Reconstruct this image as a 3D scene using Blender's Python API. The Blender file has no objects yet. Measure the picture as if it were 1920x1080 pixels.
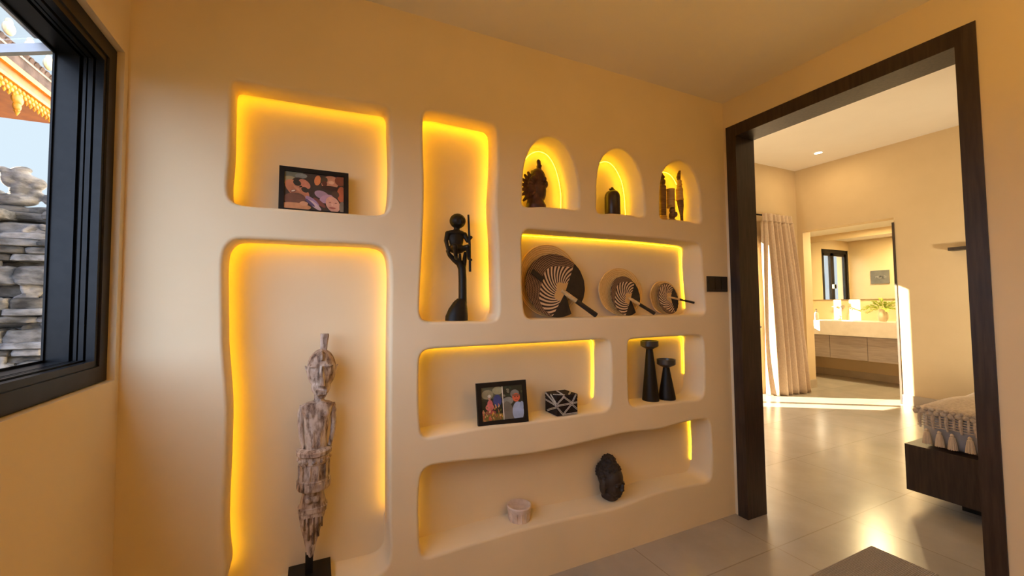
import bpy, bmesh, math, random
from mathutils import Vector, Matrix, Euler
random.seed(7)
S = bpy.context.scene
COL = S.collection
PI = math.pi

# ------------------------------------------------------------------ camera
F_PX, YAW, PITCH, ROLL = 749.52, math.radians(24.188), math.radians(2.437), math.radians(-0.462)
cam = bpy.data.objects.new('camera', bpy.data.cameras.new('camera'))
COL.objects.link(cam)
cam.data.sensor_width = 36
cam.data.lens = F_PX / 1920 * 36
cam.data.shift_x = 29.98 / 1920
cam.data.shift_y = -1.99 / 1920
cam.data.clip_start = 0.02
_r = Vector((math.cos(YAW), -math.sin(YAW), 0))
_f = Vector((math.sin(YAW) * math.cos(PITCH), math.cos(YAW) * math.cos(PITCH), math.sin(PITCH)))
_u = _r.cross(_f)
_r2 = _r * math.cos(ROLL) + _u * math.sin(ROLL)
_u2 = -_r * math.sin(ROLL) + _u * math.cos(ROLL)
m = Matrix((_r2, _u2, -_f)).transposed().to_4x4()
m.translation = (0, 0, 1.32)
cam.matrix_world = m
S.camera = cam

# ------------------------------------------------------------------ colour management
S.view_settings.view_transform = 'Standard'
S.view_settings.look = 'None'
S.view_settings.gamma = 1
S.view_settings.use_curve_mapping = False
S.view_settings.exposure = 0.72
S.cycles.use_denoising = True
S.cycles.max_bounces = 10
S.cycles.diffuse_bounces = 7
S.cycles.sample_clamp_indirect = 6
S.cycles.caustics_reflective = False
S.cycles.caustics_refractive = False

# ------------------------------------------------------------------ sky: pale blue, brighter away from the sun-side temple
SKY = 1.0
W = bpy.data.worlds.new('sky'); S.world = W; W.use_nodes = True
nt = W.node_tree; nt.nodes.clear()
wo = nt.nodes.new('ShaderNodeOutputWorld'); bg = nt.nodes.new('ShaderNodeBackground')
tc = nt.nodes.new('ShaderNodeTexCoord')
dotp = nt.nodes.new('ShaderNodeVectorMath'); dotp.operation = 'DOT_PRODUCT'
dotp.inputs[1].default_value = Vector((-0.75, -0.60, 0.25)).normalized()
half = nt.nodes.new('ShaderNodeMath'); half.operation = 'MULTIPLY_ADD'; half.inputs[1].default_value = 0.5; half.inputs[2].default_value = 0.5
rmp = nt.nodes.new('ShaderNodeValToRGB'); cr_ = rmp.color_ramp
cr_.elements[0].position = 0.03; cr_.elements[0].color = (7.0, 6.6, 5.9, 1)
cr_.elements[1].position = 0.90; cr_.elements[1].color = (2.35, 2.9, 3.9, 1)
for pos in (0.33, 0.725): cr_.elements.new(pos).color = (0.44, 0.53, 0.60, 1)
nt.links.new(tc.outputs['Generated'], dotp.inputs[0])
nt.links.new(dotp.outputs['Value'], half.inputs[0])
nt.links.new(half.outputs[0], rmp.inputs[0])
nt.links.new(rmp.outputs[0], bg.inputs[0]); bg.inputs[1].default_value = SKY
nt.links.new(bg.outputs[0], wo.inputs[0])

# ------------------------------------------------------------------ low evening sun
SUN_DIR = Vector((0.83, -0.56, -0.34)).normalized()
sun = bpy.data.objects.new('sun', bpy.data.lights.new('sun', 'SUN'))
COL.objects.link(sun)
sun.data.energy = 36.0
sun.data.color = (1.0, 0.83, 0.56)
sun.data.angle = math.radians(0.8)
sun.rotation_euler = SUN_DIR.to_track_quat('-Z', 'Y').to_euler()
sun.location = (-6, 6, 6)

def area_light(name, loc, size, power, color, aim=(0, 0, -1)):
    l = bpy.data.lights.new(name, 'AREA'); l.shape = 'DISK'; l.size = size; l.energy = power; l.color = color
    o = bpy.data.objects.new(name, l); COL.objects.link(o); o.location = loc
    o.rotation_euler = Vector(aim).to_track_quat('-Z', 'Y').to_euler()
    return o
H, H2, HB = 2.6124, 3.366, 2.53          # ceilings: room, bedroom, bathroom
WARM = (1.0, 0.58, 0.17)
# added unseen fill lights for the rooms; only bedroom_lamp belongs to the visible downlight
area_light('room_fill', (1.25, -0.75, 1.85), 0.25, 18, WARM, aim=(0, 0, 1))  # added fill behind the viewer for ceiling and walls
area_light('bedroom_lamp', (6.277, 3.121, H2 - 0.02), 0.09, 3, (1.0, 0.72, 0.38))
area_light('bedroom_fill', (2.85, 3.3, 1.1), 0.25, 20, (1.0, 0.83, 0.58), aim=(0.25, -0.1, 1))  # unseen fill added to lift the bedroom ceiling
area_light('bedroom_fill', (4.8, -0.9, 2.42), 0.25, 6, (1.0, 0.83, 0.58), aim=(0, 0.1, 1))  # second added bedroom fill, aimed up
area_light('bedroom_side_fill', (5.5, 0.5, 1.3), 0.2, 20, (1.0, 0.86, 0.62), aim=(0.75, 0.85, -0.1))  # unseen fill added to brighten the lower far wall
area_light('bathroom_fill', (7.75, 3.3, HB - 0.02), 0.09, 40, (1.0, 0.76, 0.38))  # added bathroom fill without a fixture
LED_POWER = 6.8

# ------------------------------------------------------------------ helpers
def new_mat(name):
    m = bpy.data.materials.new(name); m.use_nodes = True
    return m, m.node_tree, m.node_tree.nodes['Principled BSDF']

def N(t, kind, **kw):
    n = t.nodes.new(kind)
    for k, v in kw.items():
        if k in n.inputs.keys(): n.inputs[k].default_value = v
        else: setattr(n, k, v)
    return n

def ramp(t, fac, stops):
    r = t.nodes.new('ShaderNodeValToRGB'); cr = r.color_ramp
    cr.elements[0].position, cr.elements[0].color = stops[0][0], (*stops[0][1], 1)
    cr.elements[1].position, cr.elements[1].color = stops[-1][0], (*stops[-1][1], 1)
    for p, c in stops[1:-1]:
        cr.elements.new(p).color = (*c, 1)
    t.links.new(fac, r.inputs[0])
    return r.outputs[0]

def bump(t, b, fac, strength, dist=0.01):
    n = N(t, 'ShaderNodeBump', Strength=strength, Distance=dist)
    t.links.new(fac, n.inputs['Height']); t.links.new(n.outputs[0], b.inputs['Normal'])

def noisy(name, c1, c2, scale=8, rough=0.6, stretch=(1, 1, 1), bmp=0.1, metal=0.0, detail=4, lo=0.35, hi=0.65, coords='Object', spec=0.5, bdist=0.004):
    m, t, b = new_mat(name)
    co = N(t, 'ShaderNodeTexCoord'); mp = N(t, 'ShaderNodeMapping'); mp.inputs['Scale'].default_value = stretch
    t.links.new(co.outputs[coords], mp.inputs[0])
    no = N(t, 'ShaderNodeTexNoise', Scale=scale, Detail=detail)
    t.links.new(mp.outputs[0], no.inputs['Vector'])
    t.links.new(ramp(t, no.outputs['Fac'], [(lo, c1), (hi, c2)]), b.inputs['Base Color'])
    b.inputs['Roughness'].default_value = rough; b.inputs['Metallic'].default_value = metal
    b.inputs['Specular IOR Level'].default_value = spec
    if bmp: bump(t, b, no.outputs['Fac'], bmp, bdist)
    return m

def emit(name, col, strength):
    m, t, b = new_mat(name)
    b.inputs['Base Color'].default_value = (*[min(1, c) for c in col], 1)
    b.inputs['Emission Color'].default_value = (*col, 1); b.inputs['Emission Strength'].default_value = strength
    return m

M = {}
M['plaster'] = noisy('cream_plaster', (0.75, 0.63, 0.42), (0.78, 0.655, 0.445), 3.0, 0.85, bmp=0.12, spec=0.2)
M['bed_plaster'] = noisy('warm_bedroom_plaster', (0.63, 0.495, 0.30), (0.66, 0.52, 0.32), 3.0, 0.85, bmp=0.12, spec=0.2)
M['ceiling'] = noisy('ceiling_paint', (0.84, 0.785, 0.69), (0.87, 0.815, 0.72), 2.0, 0.9, bmp=0.03, spec=0.1)
M['led'] = emit('amber_led', (1.0, 0.57, 0.010), LED_POWER)
M['led_open'] = emit('amber_led_open', (1.0, 0.57, 0.010), LED_POWER * 1.5)
M['led_arch'] = emit('amber_led_arch', (1.0, 0.57, 0.010), LED_POWER * 3.1)
M['bulb'] = emit('bulb_glow', (1.0, 0.85, 0.6), 6.0)
M['dark_wood'] = noisy('dark_stained_wood', (0.020, 0.011, 0.007), (0.045, 0.027, 0.018), 6, 0.42, (12, 12, 1), 0.08)
M['black'] = noisy('black_wood', (0.005, 0.004, 0.003), (0.010, 0.008, 0.006), 9, 0.5, (6, 6, 1), 0.1, spec=0.3)
M['black_frame'] = noisy('black_frame_paint', (0.008, 0.007, 0.007), (0.013, 0.011, 0.010), 20, 0.45, bmp=0.02, spec=0.25)
M['aluminium'] = noisy('black_aluminium', (0.006, 0.0065, 0.008), (0.010, 0.0105, 0.012), 30, 0.30, bmp=0.02, metal=0.0, spec=0.18)
M['grey_metal'] = noisy('grey_metal', (0.30, 0.30, 0.32), (0.36, 0.36, 0.38), 12, 0.4, bmp=0.02, metal=0.3)
M['chrome'] = noisy('brushed_chrome', (0.7, 0.68, 0.64), (0.78, 0.76, 0.72), 20, 0.2, bmp=0.0, metal=1.0)
M['gunmetal'] = noisy('gunmetal_cup', (0.045, 0.042, 0.038), (0.07, 0.065, 0.06), 20, 0.35, bmp=0.03, metal=0.3)
M['switch'] = noisy('bronze_switch', (0.018, 0.014, 0.008), (0.026, 0.020, 0.012), 20, 0.35, bmp=0.02)
M['dark_stone'] = noisy('dark_stone', (0.012, 0.008, 0.006), (0.035, 0.024, 0.018), 60, 0.75, bmp=0.5, bdist=0.003)
M['smooth_dark_stone'] = noisy('smooth_dark_stone', (0.016, 0.010, 0.008), (0.030, 0.020, 0.015), 40, 0.5, bmp=0.12, bdist=0.002)
M['pale_stone'] = noisy('pale_pinkish_stone', (0.55, 0.43, 0.35), (0.70, 0.58, 0.49), 30, 0.8, bmp=0.3)
M['red_wood'] = noisy('reddish_carved_wood', (0.045, 0.013, 0.006), (0.10, 0.03, 0.013), 40, 0.55, bmp=0.3)
M['brown_jar'] = noisy('dark_brown_glaze', (0.018, 0.009, 0.006), (0.035, 0.016, 0.009), 25, 0.35, bmp=0.05)
M['bamboo'] = noisy('yellow_bamboo', (0.42, 0.26, 0.09), (0.58, 0.38, 0.15), 14, 0.5, (1, 1, 8), 0.1)
M['brown_wood'] = noisy('brown_carving_wood', (0.10, 0.05, 0.022), (0.19, 0.10, 0.045), 26, 0.55, (1, 1, 4), 0.3)
M['bead'] = noisy('white_beads', (0.30, 0.28, 0.26), (0.72, 0.69, 0.64), 380, 0.5, bmp=0.8, lo=0.4, hi=0.55)
M['box_black'] = noisy('black_woven_box', (0.012, 0.008, 0.007), (0.03, 0.02, 0.017), 160, 0.8, bmp=0.5, spec=0.15)
M['tan_straw'] = noisy('tan_straw', (0.52, 0.34, 0.14), (0.68, 0.48, 0.22), 60, 0.75, bmp=0.4)
M['fan_black'] = noisy('black_palm_leather', (0.010, 0.007, 0.005), (0.02, 0.014, 0.010), 40, 0.6, bmp=0.2)
M['white_metal'] = noisy('white_metal', (0.8, 0.78, 0.74), (0.84, 0.82, 0.78), 20, 0.4, bmp=0.0)
M['curtain'] = noisy('beige_linen', (0.56, 0.43, 0.31), (0.66, 0.52, 0.38), 120, 0.9, (1, 1, 0.3), 0.15)
M['sheet'] = noisy('grey_white_sheet', (0.33, 0.325, 0.33), (0.40, 0.39, 0.395), 10, 0.85, bmp=0.15)
M['throw'] = noisy('oat_knit_throw', (0.50, 0.41, 0.31), (0.66, 0.56, 0.44), 70, 0.95, bmp=0.6)
M['tassel'] = noisy('cream_tassel_yarn', (0.60, 0.49, 0.35), (0.74, 0.62, 0.46), 120, 0.9, (1, 1, 0.05), 0.6)
M['basin'] = noisy('white_stone_basin', (0.78, 0.74, 0.68), (0.84, 0.80, 0.74), 12, 0.35, bmp=0.02)
M['greige_wood'] = noisy('greige_wood', (0.30, 0.255, 0.235), (0.39, 0.335, 0.31), 5, 0.5, (1, 1, 14), 0.05)
M['skirting'] = noisy('tile_skirting', (0.42, 0.35, 0.27), (0.48, 0.41, 0.32), 6, 0.5, bmp=0.03)
M['cream_vase'] = noisy('cream_ceramic', (0.72, 0.60, 0.44), (0.80, 0.68, 0.52), 15, 0.3, bmp=0.02)
M['leaf'] = noisy('fern_green', (0.26, 0.38, 0.04), (0.50, 0.60, 0.10), 25, 0.5, bmp=0.1)
M['grey_stone'] = noisy('weathered_grey_stone', (0.06, 0.06, 0.06), (0.22, 0.22, 0.23), 7, 0.9, (1, 1, 2.2), bmp=0.9, detail=9, bdist=0.04, lo=0.36, hi=0.62)
M['pale_grey_stone'] = noisy('pale_grey_stone', (0.12, 0.12, 0.125), (0.30, 0.305, 0.33), 9, 0.9, (1, 1, 2), bmp=0.9, detail=9, bdist=0.03, lo=0.36, hi=0.60)
M['dark_grey_stone'] = noisy('dark_grey_stone', (0.03, 0.028, 0.026), (0.11, 0.105, 0.10), 9, 0.9, (1, 1, 2), bmp=0.9, detail=9, bdist=0.03)
M['ochre_stone'] = noisy('ochre_stone', (0.20, 0.15, 0.09), (0.38, 0.30, 0.19), 6, 0.9, bmp=0.6, bdist=0.02)
M['gold'] = noisy('gold_leaf_carving', (0.50, 0.20, 0.015), (0.72, 0.36, 0.04), 14, 0.4, bmp=0.4)
M['orange'] = noisy('orange_lacquer', (0.42, 0.10, 0.012), (0.58, 0.17, 0.02), 8, 0.5, bmp=0.05)
M['roof_tile'] = noisy('dark_roof_tile', (0.07, 0.045, 0.04), (0.16, 0.11, 0.10), 10, 0.8, bmp=0.3)
M['antefix'] = noisy('cream_antefix', (0.75, 0.66, 0.45), (0.85, 0.78, 0.6), 12, 0.7, bmp=0.2)
M['soil'] = noisy('garden_ground', (0.06, 0.055, 0.04), (0.11, 0.10, 0.075), 3, 0.95, bmp=0.3)
M['soap'] = noisy('grey_ceramic', (0.45, 0.38, 0.30), (0.52, 0.45, 0.36), 20, 0.4, bmp=0.02)

def mk_glass():
    m = bpy.data.materials.new('window_glass'); m.use_nodes = True; t = m.node_tree; t.nodes.clear()
    o = N(t, 'ShaderNodeOutputMaterial'); mx = N(t, 'ShaderNodeMixShader'); tr = N(t, 'ShaderNodeBsdfTransparent'); gl = N(t, 'ShaderNodeBsdfGlossy', Roughness=0.02)
    mx.inputs[0].default_value = 0.06
    t.links.new(tr.outputs[0], mx.inputs[1]); t.links.new(gl.outputs[0], mx.inputs[2]); t.links.new(mx.outputs[0], o.inputs[0])
    return m
M['glass'] = mk_glass()

def mk_mirror():
    m, t, b = new_mat('mirror_glass')
    b.inputs['Base Color'].default_value = (0.88, 0.87, 0.84, 1); b.inputs['Metallic'].default_value = 1; b.inputs['Roughness'].default_value = 0.01
    return m
M['mirror'] = mk_mirror()

def mk_floor():
    m, t, b = new_mat('grey_beige_floor_tiles')
    co = N(t, 'ShaderNodeTexCoord'); mp = N(t, 'ShaderNodeMapping')
    mp.inputs['Location'].default_value = (-2.27 + 0.7 * 5, -1.40 + 0.7 * 5, 0)
    t.links.new(co.outputs['Object'], mp.inputs[0])
    br = N(t, 'ShaderNodeTexBrick'); br.offset = 0; br.squash = 1
    for k, v in (('Scale', 1.0), ('Mortar Size', 0.0035), ('Mortar Smooth', 0.2), ('Brick Width', 0.7), ('Row Height', 0.7)):
        br.inputs[k].default_value = v
    br.inputs['Color1'].default_value = (0.38, 0.345, 0.30, 1); br.inputs['Color2'].default_value = (0.42, 0.38, 0.33, 1); br.inputs['Mortar'].default_value = (0.30, 0.26, 0.215, 1)
    t.links.new(mp.outputs[0], br.inputs['Vector'])
    no = N(t, 'ShaderNodeTexNoise', Scale=2.2, Detail=7, Roughness=0.6); t.links.new(co.outputs['Object'], no.inputs['Vector'])
    mx = N(t, 'ShaderNodeMix', data_type='RGBA', blend_type='MULTIPLY'); mx.inputs['Factor'].default_value = 0.8
    t.links.new(br.outputs['Color'], mx.inputs[6])
    t.links.new(ramp(t, no.outputs['Fac'], [(0.3, (0.78, 0.77, 0.75)), (0.7, (1.08, 1.07, 1.05))]), mx.inputs[7])
    t.links.new(mx.outputs[2], b.inputs['Base Color'])
    b.inputs['Roughness'].default_value = 0.22
    n2 = N(t, 'ShaderNodeTexNoise', Scale=5.0, Detail=2); t.links.new(co.outputs['Object'], n2.inputs['Vector'])
    bump(t, b, n2.outputs['Fac'], 0.12, 0.004)
    return m
M['floor'] = mk_floor()

def mk_white_wash():
    m, t, b = new_mat('worn_whitewashed_wood')
    co = N(t, 'ShaderNodeTexCoord'); mp = N(t, 'ShaderNodeMapping'); mp.inputs['Scale'].default_value = (1, 1, 0.30)
    t.links.new(co.outputs['Object'], mp.inputs[0])
    n1 = N(t, 'ShaderNodeTexNoise', Scale=60, Detail=5, Roughness=0.62); n2 = N(t, 'ShaderNodeTexNoise', Scale=16, Detail=3)
    t.links.new(mp.outputs[0], n1.inputs['Vector']); t.links.new(co.outputs['Object'], n2.inputs['Vector'])
    c1 = ramp(t, n1.outputs['Fac'], [(0.33, (0.10, 0.055, 0.035)), (0.45, (0.32, 0.24, 0.185)), (0.55, (0.54, 0.45, 0.375))])
    c2 = ramp(t, n2.outputs['Fac'], [(0.38, (0.55, 0.44, 0.36)), (0.56, (1, 1, 1))])
    mx = N(t, 'ShaderNodeMix', data_type='RGBA', blend_type='MULTIPLY'); mx.inputs['Factor'].default_value = 0.8
    t.links.new(c1, mx.inputs[6]); t.links.new(c2, mx.inputs[7])
    # recesses tinted darker brown, edges left as they are
    ge = N(t, 'ShaderNodeNewGeometry')
    recess_tint = ramp(t, ge.outputs['Pointiness'], [(0.43, (0.30, 0.20, 0.14)), (0.485, (1, 1, 1)), (0.56, (1, 1, 1))])
    m2 = N(t, 'ShaderNodeMix', data_type='RGBA', blend_type='MULTIPLY'); m2.inputs['Factor'].default_value = 0.8
    t.links.new(mx.outputs[2], m2.inputs[6]); t.links.new(recess_tint, m2.inputs[7])
    t.links.new(m2.outputs[2], b.inputs['Base Color'])
    b.inputs['Roughness'].default_value = 0.8
    bump(t, b, n1.outputs['Fac'], 0.5, 0.003)
    return m
M['whitewash'] = mk_white_wash()

def mk_rug():
    m, t, b = new_mat('ribbed_grey_rug')
    co = N(t, 'ShaderNodeTexCoord')
    wv = N(t, 'ShaderNodeTexWave', Scale=48, Distortion=3.0, Detail=3); wv.bands_direction = 'Y'; wv.inputs['Detail Scale'].default_value = 3
    t.links.new(co.outputs['Object'], wv.inputs['Vector'])
    t.links.new(ramp(t, wv.outputs['Fac'], [(0.1, (0.24, 0.20, 0.165)), (0.9, (0.33, 0.28, 0.235))]), b.inputs['Base Color'])
    b.inputs['Roughness'].default_value = 0.95
    bump(t, b, wv.outputs['Fac'], 0.6, 0.004)
    return m
M['rug'] = mk_rug()

def mk_fan(name, R, k=30):
    """woven palm fan: plaited dark rim, swirling stripes further in, bare straw at the hub (origin = hub)"""
    m, t, b = new_mat(name)
    co = N(t, 'ShaderNodeTexCoord'); sp = N(t, 'ShaderNodeSeparateXYZ'); t.links.new(co.outputs['Object'], sp.inputs[0])
    def mth(op, a, c=None):
        n = N(t, 'ShaderNodeMath', operation=op)
        for i, v in enumerate((a, c)):
            if v is None: continue
            if isinstance(v, (int, float)): n.inputs[i].default_value = v
            else: t.links.new(v, n.inputs[i])
        return n.outputs[0]
    x, z = sp.outputs['X'], sp.outputs['Z']
    r = mth('DIVIDE', mth('SQRT', mth('ADD', mth('MULTIPLY', x, x), mth('MULTIPLY', z, z))), R)
    th = mth('ARCTAN2', z, x)
    swirl = mth('SINE', mth('ADD', mth('MULTIPLY', th, k), mth('MULTIPLY', mth('POWER', r, 0.7), 44)))
    zig = mth('SINE', mth('ADD', mth('MULTIPLY', r, 120), mth('MULTIPLY', mth('SINE', mth('MULTIPLY', th, 90)), 0.9)))
    inner = ramp(t, mth('ADD', mth('MULTIPLY', swirl, 0.5), 0.5), [(0.40, (0.03, 0.012, 0.007)), (0.58, (0.66, 0.47, 0.29))])
    outer = ramp(t, mth('ADD', mth('MULTIPLY', zig, 0.5), 0.5), [(0.4, (0.035, 0.014, 0.008)), (0.8, (0.30, 0.18, 0.10))])
    hub = N(t, 'ShaderNodeRGB'); hub.outputs[0].default_value = (0.62, 0.38, 0.14, 1)
    m1 = N(t, 'ShaderNodeMix', data_type='RGBA'); m2 = N(t, 'ShaderNodeMix', data_type='RGBA')
    wob = mth('ADD', r, mth('MULTIPLY', mth('SINE', mth('MULTIPLY', th, 5)), 0.04))
    t.links.new(mth('GREATER_THAN', wob, 0.98 if k < 28 else 0.86), m1.inputs['Factor']); t.links.new(inner, m1.inputs[6]); t.links.new(outer, m1.inputs[7])
    t.links.new(mth('LESS_THAN', wob, 0.34), m2.inputs['Factor']); t.links.new(m1.outputs[2], m2.inputs[6]); t.links.new(hub.outputs[0], m2.inputs[7])
    t.links.new(m2.outputs[2], b.inputs['Base Color']); b.inputs['Roughness'].default_value = 0.7
    bump(t, b, mth('ADD', swirl, zig), 0.25, 0.002)
    return m

def mk_plate():
    m, t, b = new_mat('coiled_straw_plate')
    co = N(t, 'ShaderNodeTexCoord')
    wv = N(t, 'ShaderNodeTexWave', Scale=30, Distortion=0.6, Detail=2); wv.wave_type = 'RINGS'; wv.rings_direction = 'Y'
    t.links.new(co.outputs['Object'], wv.inputs['Vector'])
    no = N(t, 'ShaderNodeTexNoise', Scale=90, Detail=3); t.links.new(co.outputs['Object'], no.inputs['Vector'])
    mx = N(t, 'ShaderNodeMix', data_type='RGBA', blend_type='MULTIPLY'); mx.inputs['Factor'].default_value = 0.5
    t.links.new(ramp(t, wv.outputs['Fac'], [(0.1, (0.72, 0.46, 0.16)), (0.8, (0.86, 0.62, 0.27))]), mx.inputs[6])
    t.links.new(ramp(t, no.outputs['Fac'], [(0.35, (0.85, 0.8, 0.72)), (0.6, (1, 1, 1))]), mx.inputs[7])
    t.links.new(mx.outputs[2], b.inputs['Base Color']); b.inputs['Roughness'].default_value = 0.8
    bump(t, b, wv.outputs['Fac'], 0.5, 0.003)
    return m
M['plate'] = mk_plate()

FLAT = {}
def flat(rgb):
    """photographic print ink of one colour"""
    k = tuple(round(c, 3) for c in rgb)
    if k not in FLAT:
        m = noisy('print_ink', tuple(c * 0.85 for c in k), tuple(min(1, c * 1.1) for c in k), 30, 0.45, bmp=0)
        FLAT[k] = m
    return FLAT[k]

# ---- mesh helpers
def xf(pts, mtx):
    return [mtx @ Vector(p) for p in pts]

def add(bm, verts, faces, mi=0, mtx=None):
    vs = [bm.verts.new(mtx @ Vector(v) if mtx else v) for v in verts]
    for f in faces:
        try: bm.faces.new([vs[i] for i in f]).material_index = mi
        except ValueError: pass
    return vs

def box(bm, lo, hi, mi=0, mtx=None):
    x0, y0, z0 = lo; x1, y1, z1 = hi
    return add(bm, [(x0, y0, z0), (x1, y0, z0), (x1, y1, z0), (x0, y1, z0), (x0, y0, z1), (x1, y0, z1), (x1, y1, z1), (x0, y1, z1)],
        [(0, 3, 2, 1), (4, 5, 6, 7), (0, 1, 5, 4), (1, 2, 6, 5), (2, 3, 7, 6), (3, 0, 4, 7)], mi, mtx)

def loft(bm, rings, mi=0, cap=True, closed=True):
    n = len(rings[0]); R = [[bm.verts.new(p) for p in r] for r in rings]
    for a, b in zip(R, R[1:]):
        for i in range(n if closed else n - 1):
            j = (i + 1) % n
            bm.faces.new((a[i], a[j], b[j], b[i])).material_index = mi
    if cap:
        bm.faces.new(list(reversed(R[0]))).material_index = mi; bm.faces.new(R[-1]).material_index = mi
    return R

def ring(z, cx, cy, rx, ry, n=24, p=2.0):
    """superellipse section at height z"""
    out = []
    for i in range(n):
        a = 2 * PI * i / n; c, s = math.cos(a), math.sin(a)
        out.append((cx + rx * math.copysign(abs(c) ** (2 / p), c), cy + ry * math.copysign(abs(s) ** (2 / p), s), z))
    return out

def lathe(bm, prof, cx=0, cy=0, n=28, mi=0, cap=True):
    return loft(bm, [ring(z, cx, cy, r, r, n) for r, z in prof], mi, cap)

def tube(bm, pts, rad, n=8, mi=0, cap=True):
    pts = [Vector(p) for p in pts]; rings = []; ref = None
    for i, p in enumerate(pts):
        d = (pts[min(i + 1, len(pts) - 1)] - pts[max(i - 1, 0)]).normalized()
        if ref is None:
            ref = Vector((0, 0, 1)) if abs(d.z) < 0.9 else Vector((0, 1, 0))
        u = (ref - d * ref.dot(d)).normalized(); v = d.cross(u); ref = u
        r = rad[i] if isinstance(rad, (list, tuple)) else rad
        rings.append([p + u * (r * math.cos(2 * PI * k / n)) + v * (r * math.sin(2 * PI * k / n)) for k in range(n)])
    return loft(bm, rings, mi, cap)

def ball(bm, c, r, mi=0, rot=None, seg=16, ringn=10):
    rx, ry, rz = (r, r, r) if isinstance(r, (int, float)) else r
    mt = Matrix.Translation(c) @ (Euler(rot).to_matrix().to_4x4() if rot else Matrix.Identity(4)) @ Matrix.Diagonal((rx, ry, rz, 1))
    rs = []
    for i in range(1, ringn):
        a = PI * i / ringn
        rs.append([mt @ Vector((math.sin(a) * math.cos(2 * PI * k / seg), math.sin(a) * math.sin(2 * PI * k / seg), -math.cos(a))) for k in range(seg)])
    R = loft(bm, rs, mi, cap=False)
    b0 = bm.verts.new(mt @ Vector((0, 0, -1))); t0 = bm.verts.new(mt @ Vector((0, 0, 1)))
    for k in range(seg):
        bm.faces.new((b0, R[0][(k + 1) % seg], R[0][k])).material_index = mi
        bm.faces.new((t0, R[-1][k], R[-1][(k + 1) % seg])).material_index = mi

def capsule(bm, a, b, ra, rb, mi=0, n=12):
    a, b = Vector(a), Vector(b); ball(bm, a, ra, mi, seg=n, ringn=8); ball(bm, b, rb, mi, seg=n, ringn=8)
    tube(bm, [a, b], [ra, rb], n, mi)

def link(name, me, parent=None):
    o = bpy.data.objects.new(name, me); COL.objects.link(o)
    if parent is not None:
        o.parent = parent
        chain = [parent]
        while chain[-1].parent: chain.append(chain[-1].parent)
        mt = Matrix.Identity(4)
        for q in reversed(chain): mt = mt @ q.matrix_parent_inverse @ q.matrix_basis
        o.matrix_parent_inverse = mt.inverted()
    return o

def finish(bm, mats, smooth=True, angle=0.6):
    bmesh.ops.recalc_face_normals(bm, faces=bm.faces)
    me = bpy.data.meshes.new('mesh'); bm.to_mesh(me); bm.free()
    for mm in (mats if isinstance(mats, (list, tuple)) else [mats]): me.materials.append(mm)
    if smooth:
        me.shade_smooth()
        me.set_sharp_from_angle(angle=angle)
    return me

def obj(name, bm, mats, parent=None, smooth=True, angle=0.6, bev=0.0, origin=None):
    """links what is in bm (world coordinates) as one mesh object"""
    if bev:
        ed = [e for e in bm.edges if len(e.link_faces) == 2 and e.calc_face_angle(0) > 0.5]
        bmesh.ops.bevel(bm, geom=ed, offset=bev, segments=2, affect='EDGES', profile=0.6, clamp_overlap=True)
    if origin is not None:
        bmesh.ops.translate(bm, verts=bm.verts, vec=-Vector(origin))
    me = finish(bm, mats, smooth, angle); me.name = name
    o = link(name, me, parent)
    if origin is not None: o.location = origin
    return o

def blob(name, bm, mats, parent=None, voxel=0.004, smooth_it=4, disp=None):
    """fuses overlapping shapes into one continuous skin"""
    bmesh.ops.recalc_face_normals(bm, faces=bm.faces)
    me = bpy.data.meshes.new('tmp'); bm.to_mesh(me); bm.free()
    o = bpy.data.objects.new('tmp', me); COL.objects.link(o)
    r = o.modifiers.new('r', 'REMESH'); r.mode = 'VOXEL'; r.voxel_size = voxel
    if smooth_it:
        s = o.modifiers.new('s', 'SMOOTH'); s.iterations = smooth_it; s.factor = 0.5
    dg = bpy.context.evaluated_depsgraph_get()
    me2 = bpy.data.meshes.new_from_object(o.evaluated_get(dg)); me2.name = name
    bpy.data.objects.remove(o); bpy.data.meshes.remove(me)
    me2.materials.clear()
    for mm in (mats if isinstance(mats, (list, tuple)) else [mats]): me2.materials.append(mm)
    me2.shade_smooth()
    return link(name, me2, parent)

def tag(o, label, cat, group=None, kind=None):
    o['label'] = label; o['category'] = cat
    if group: o['group'] = group
    if kind: o['kind'] = kind
    return o

def thing(name, label, cat, loc, group=None):
    o = bpy.data.objects.new(name, None); o.empty_display_size = 0.05; COL.objects.link(o); o.location = loc
    return tag(o, label, cat, group)

def struct(name, bm, mat, label, cat, parent=None, smooth=False, bev=0.0, angle=0.6):
    o = obj(name, bm, mat, parent, smooth=smooth, bev=bev, angle=angle)
    if parent is None: tag(o, label, cat, kind='structure')
    return o
B = bmesh.new

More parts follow.
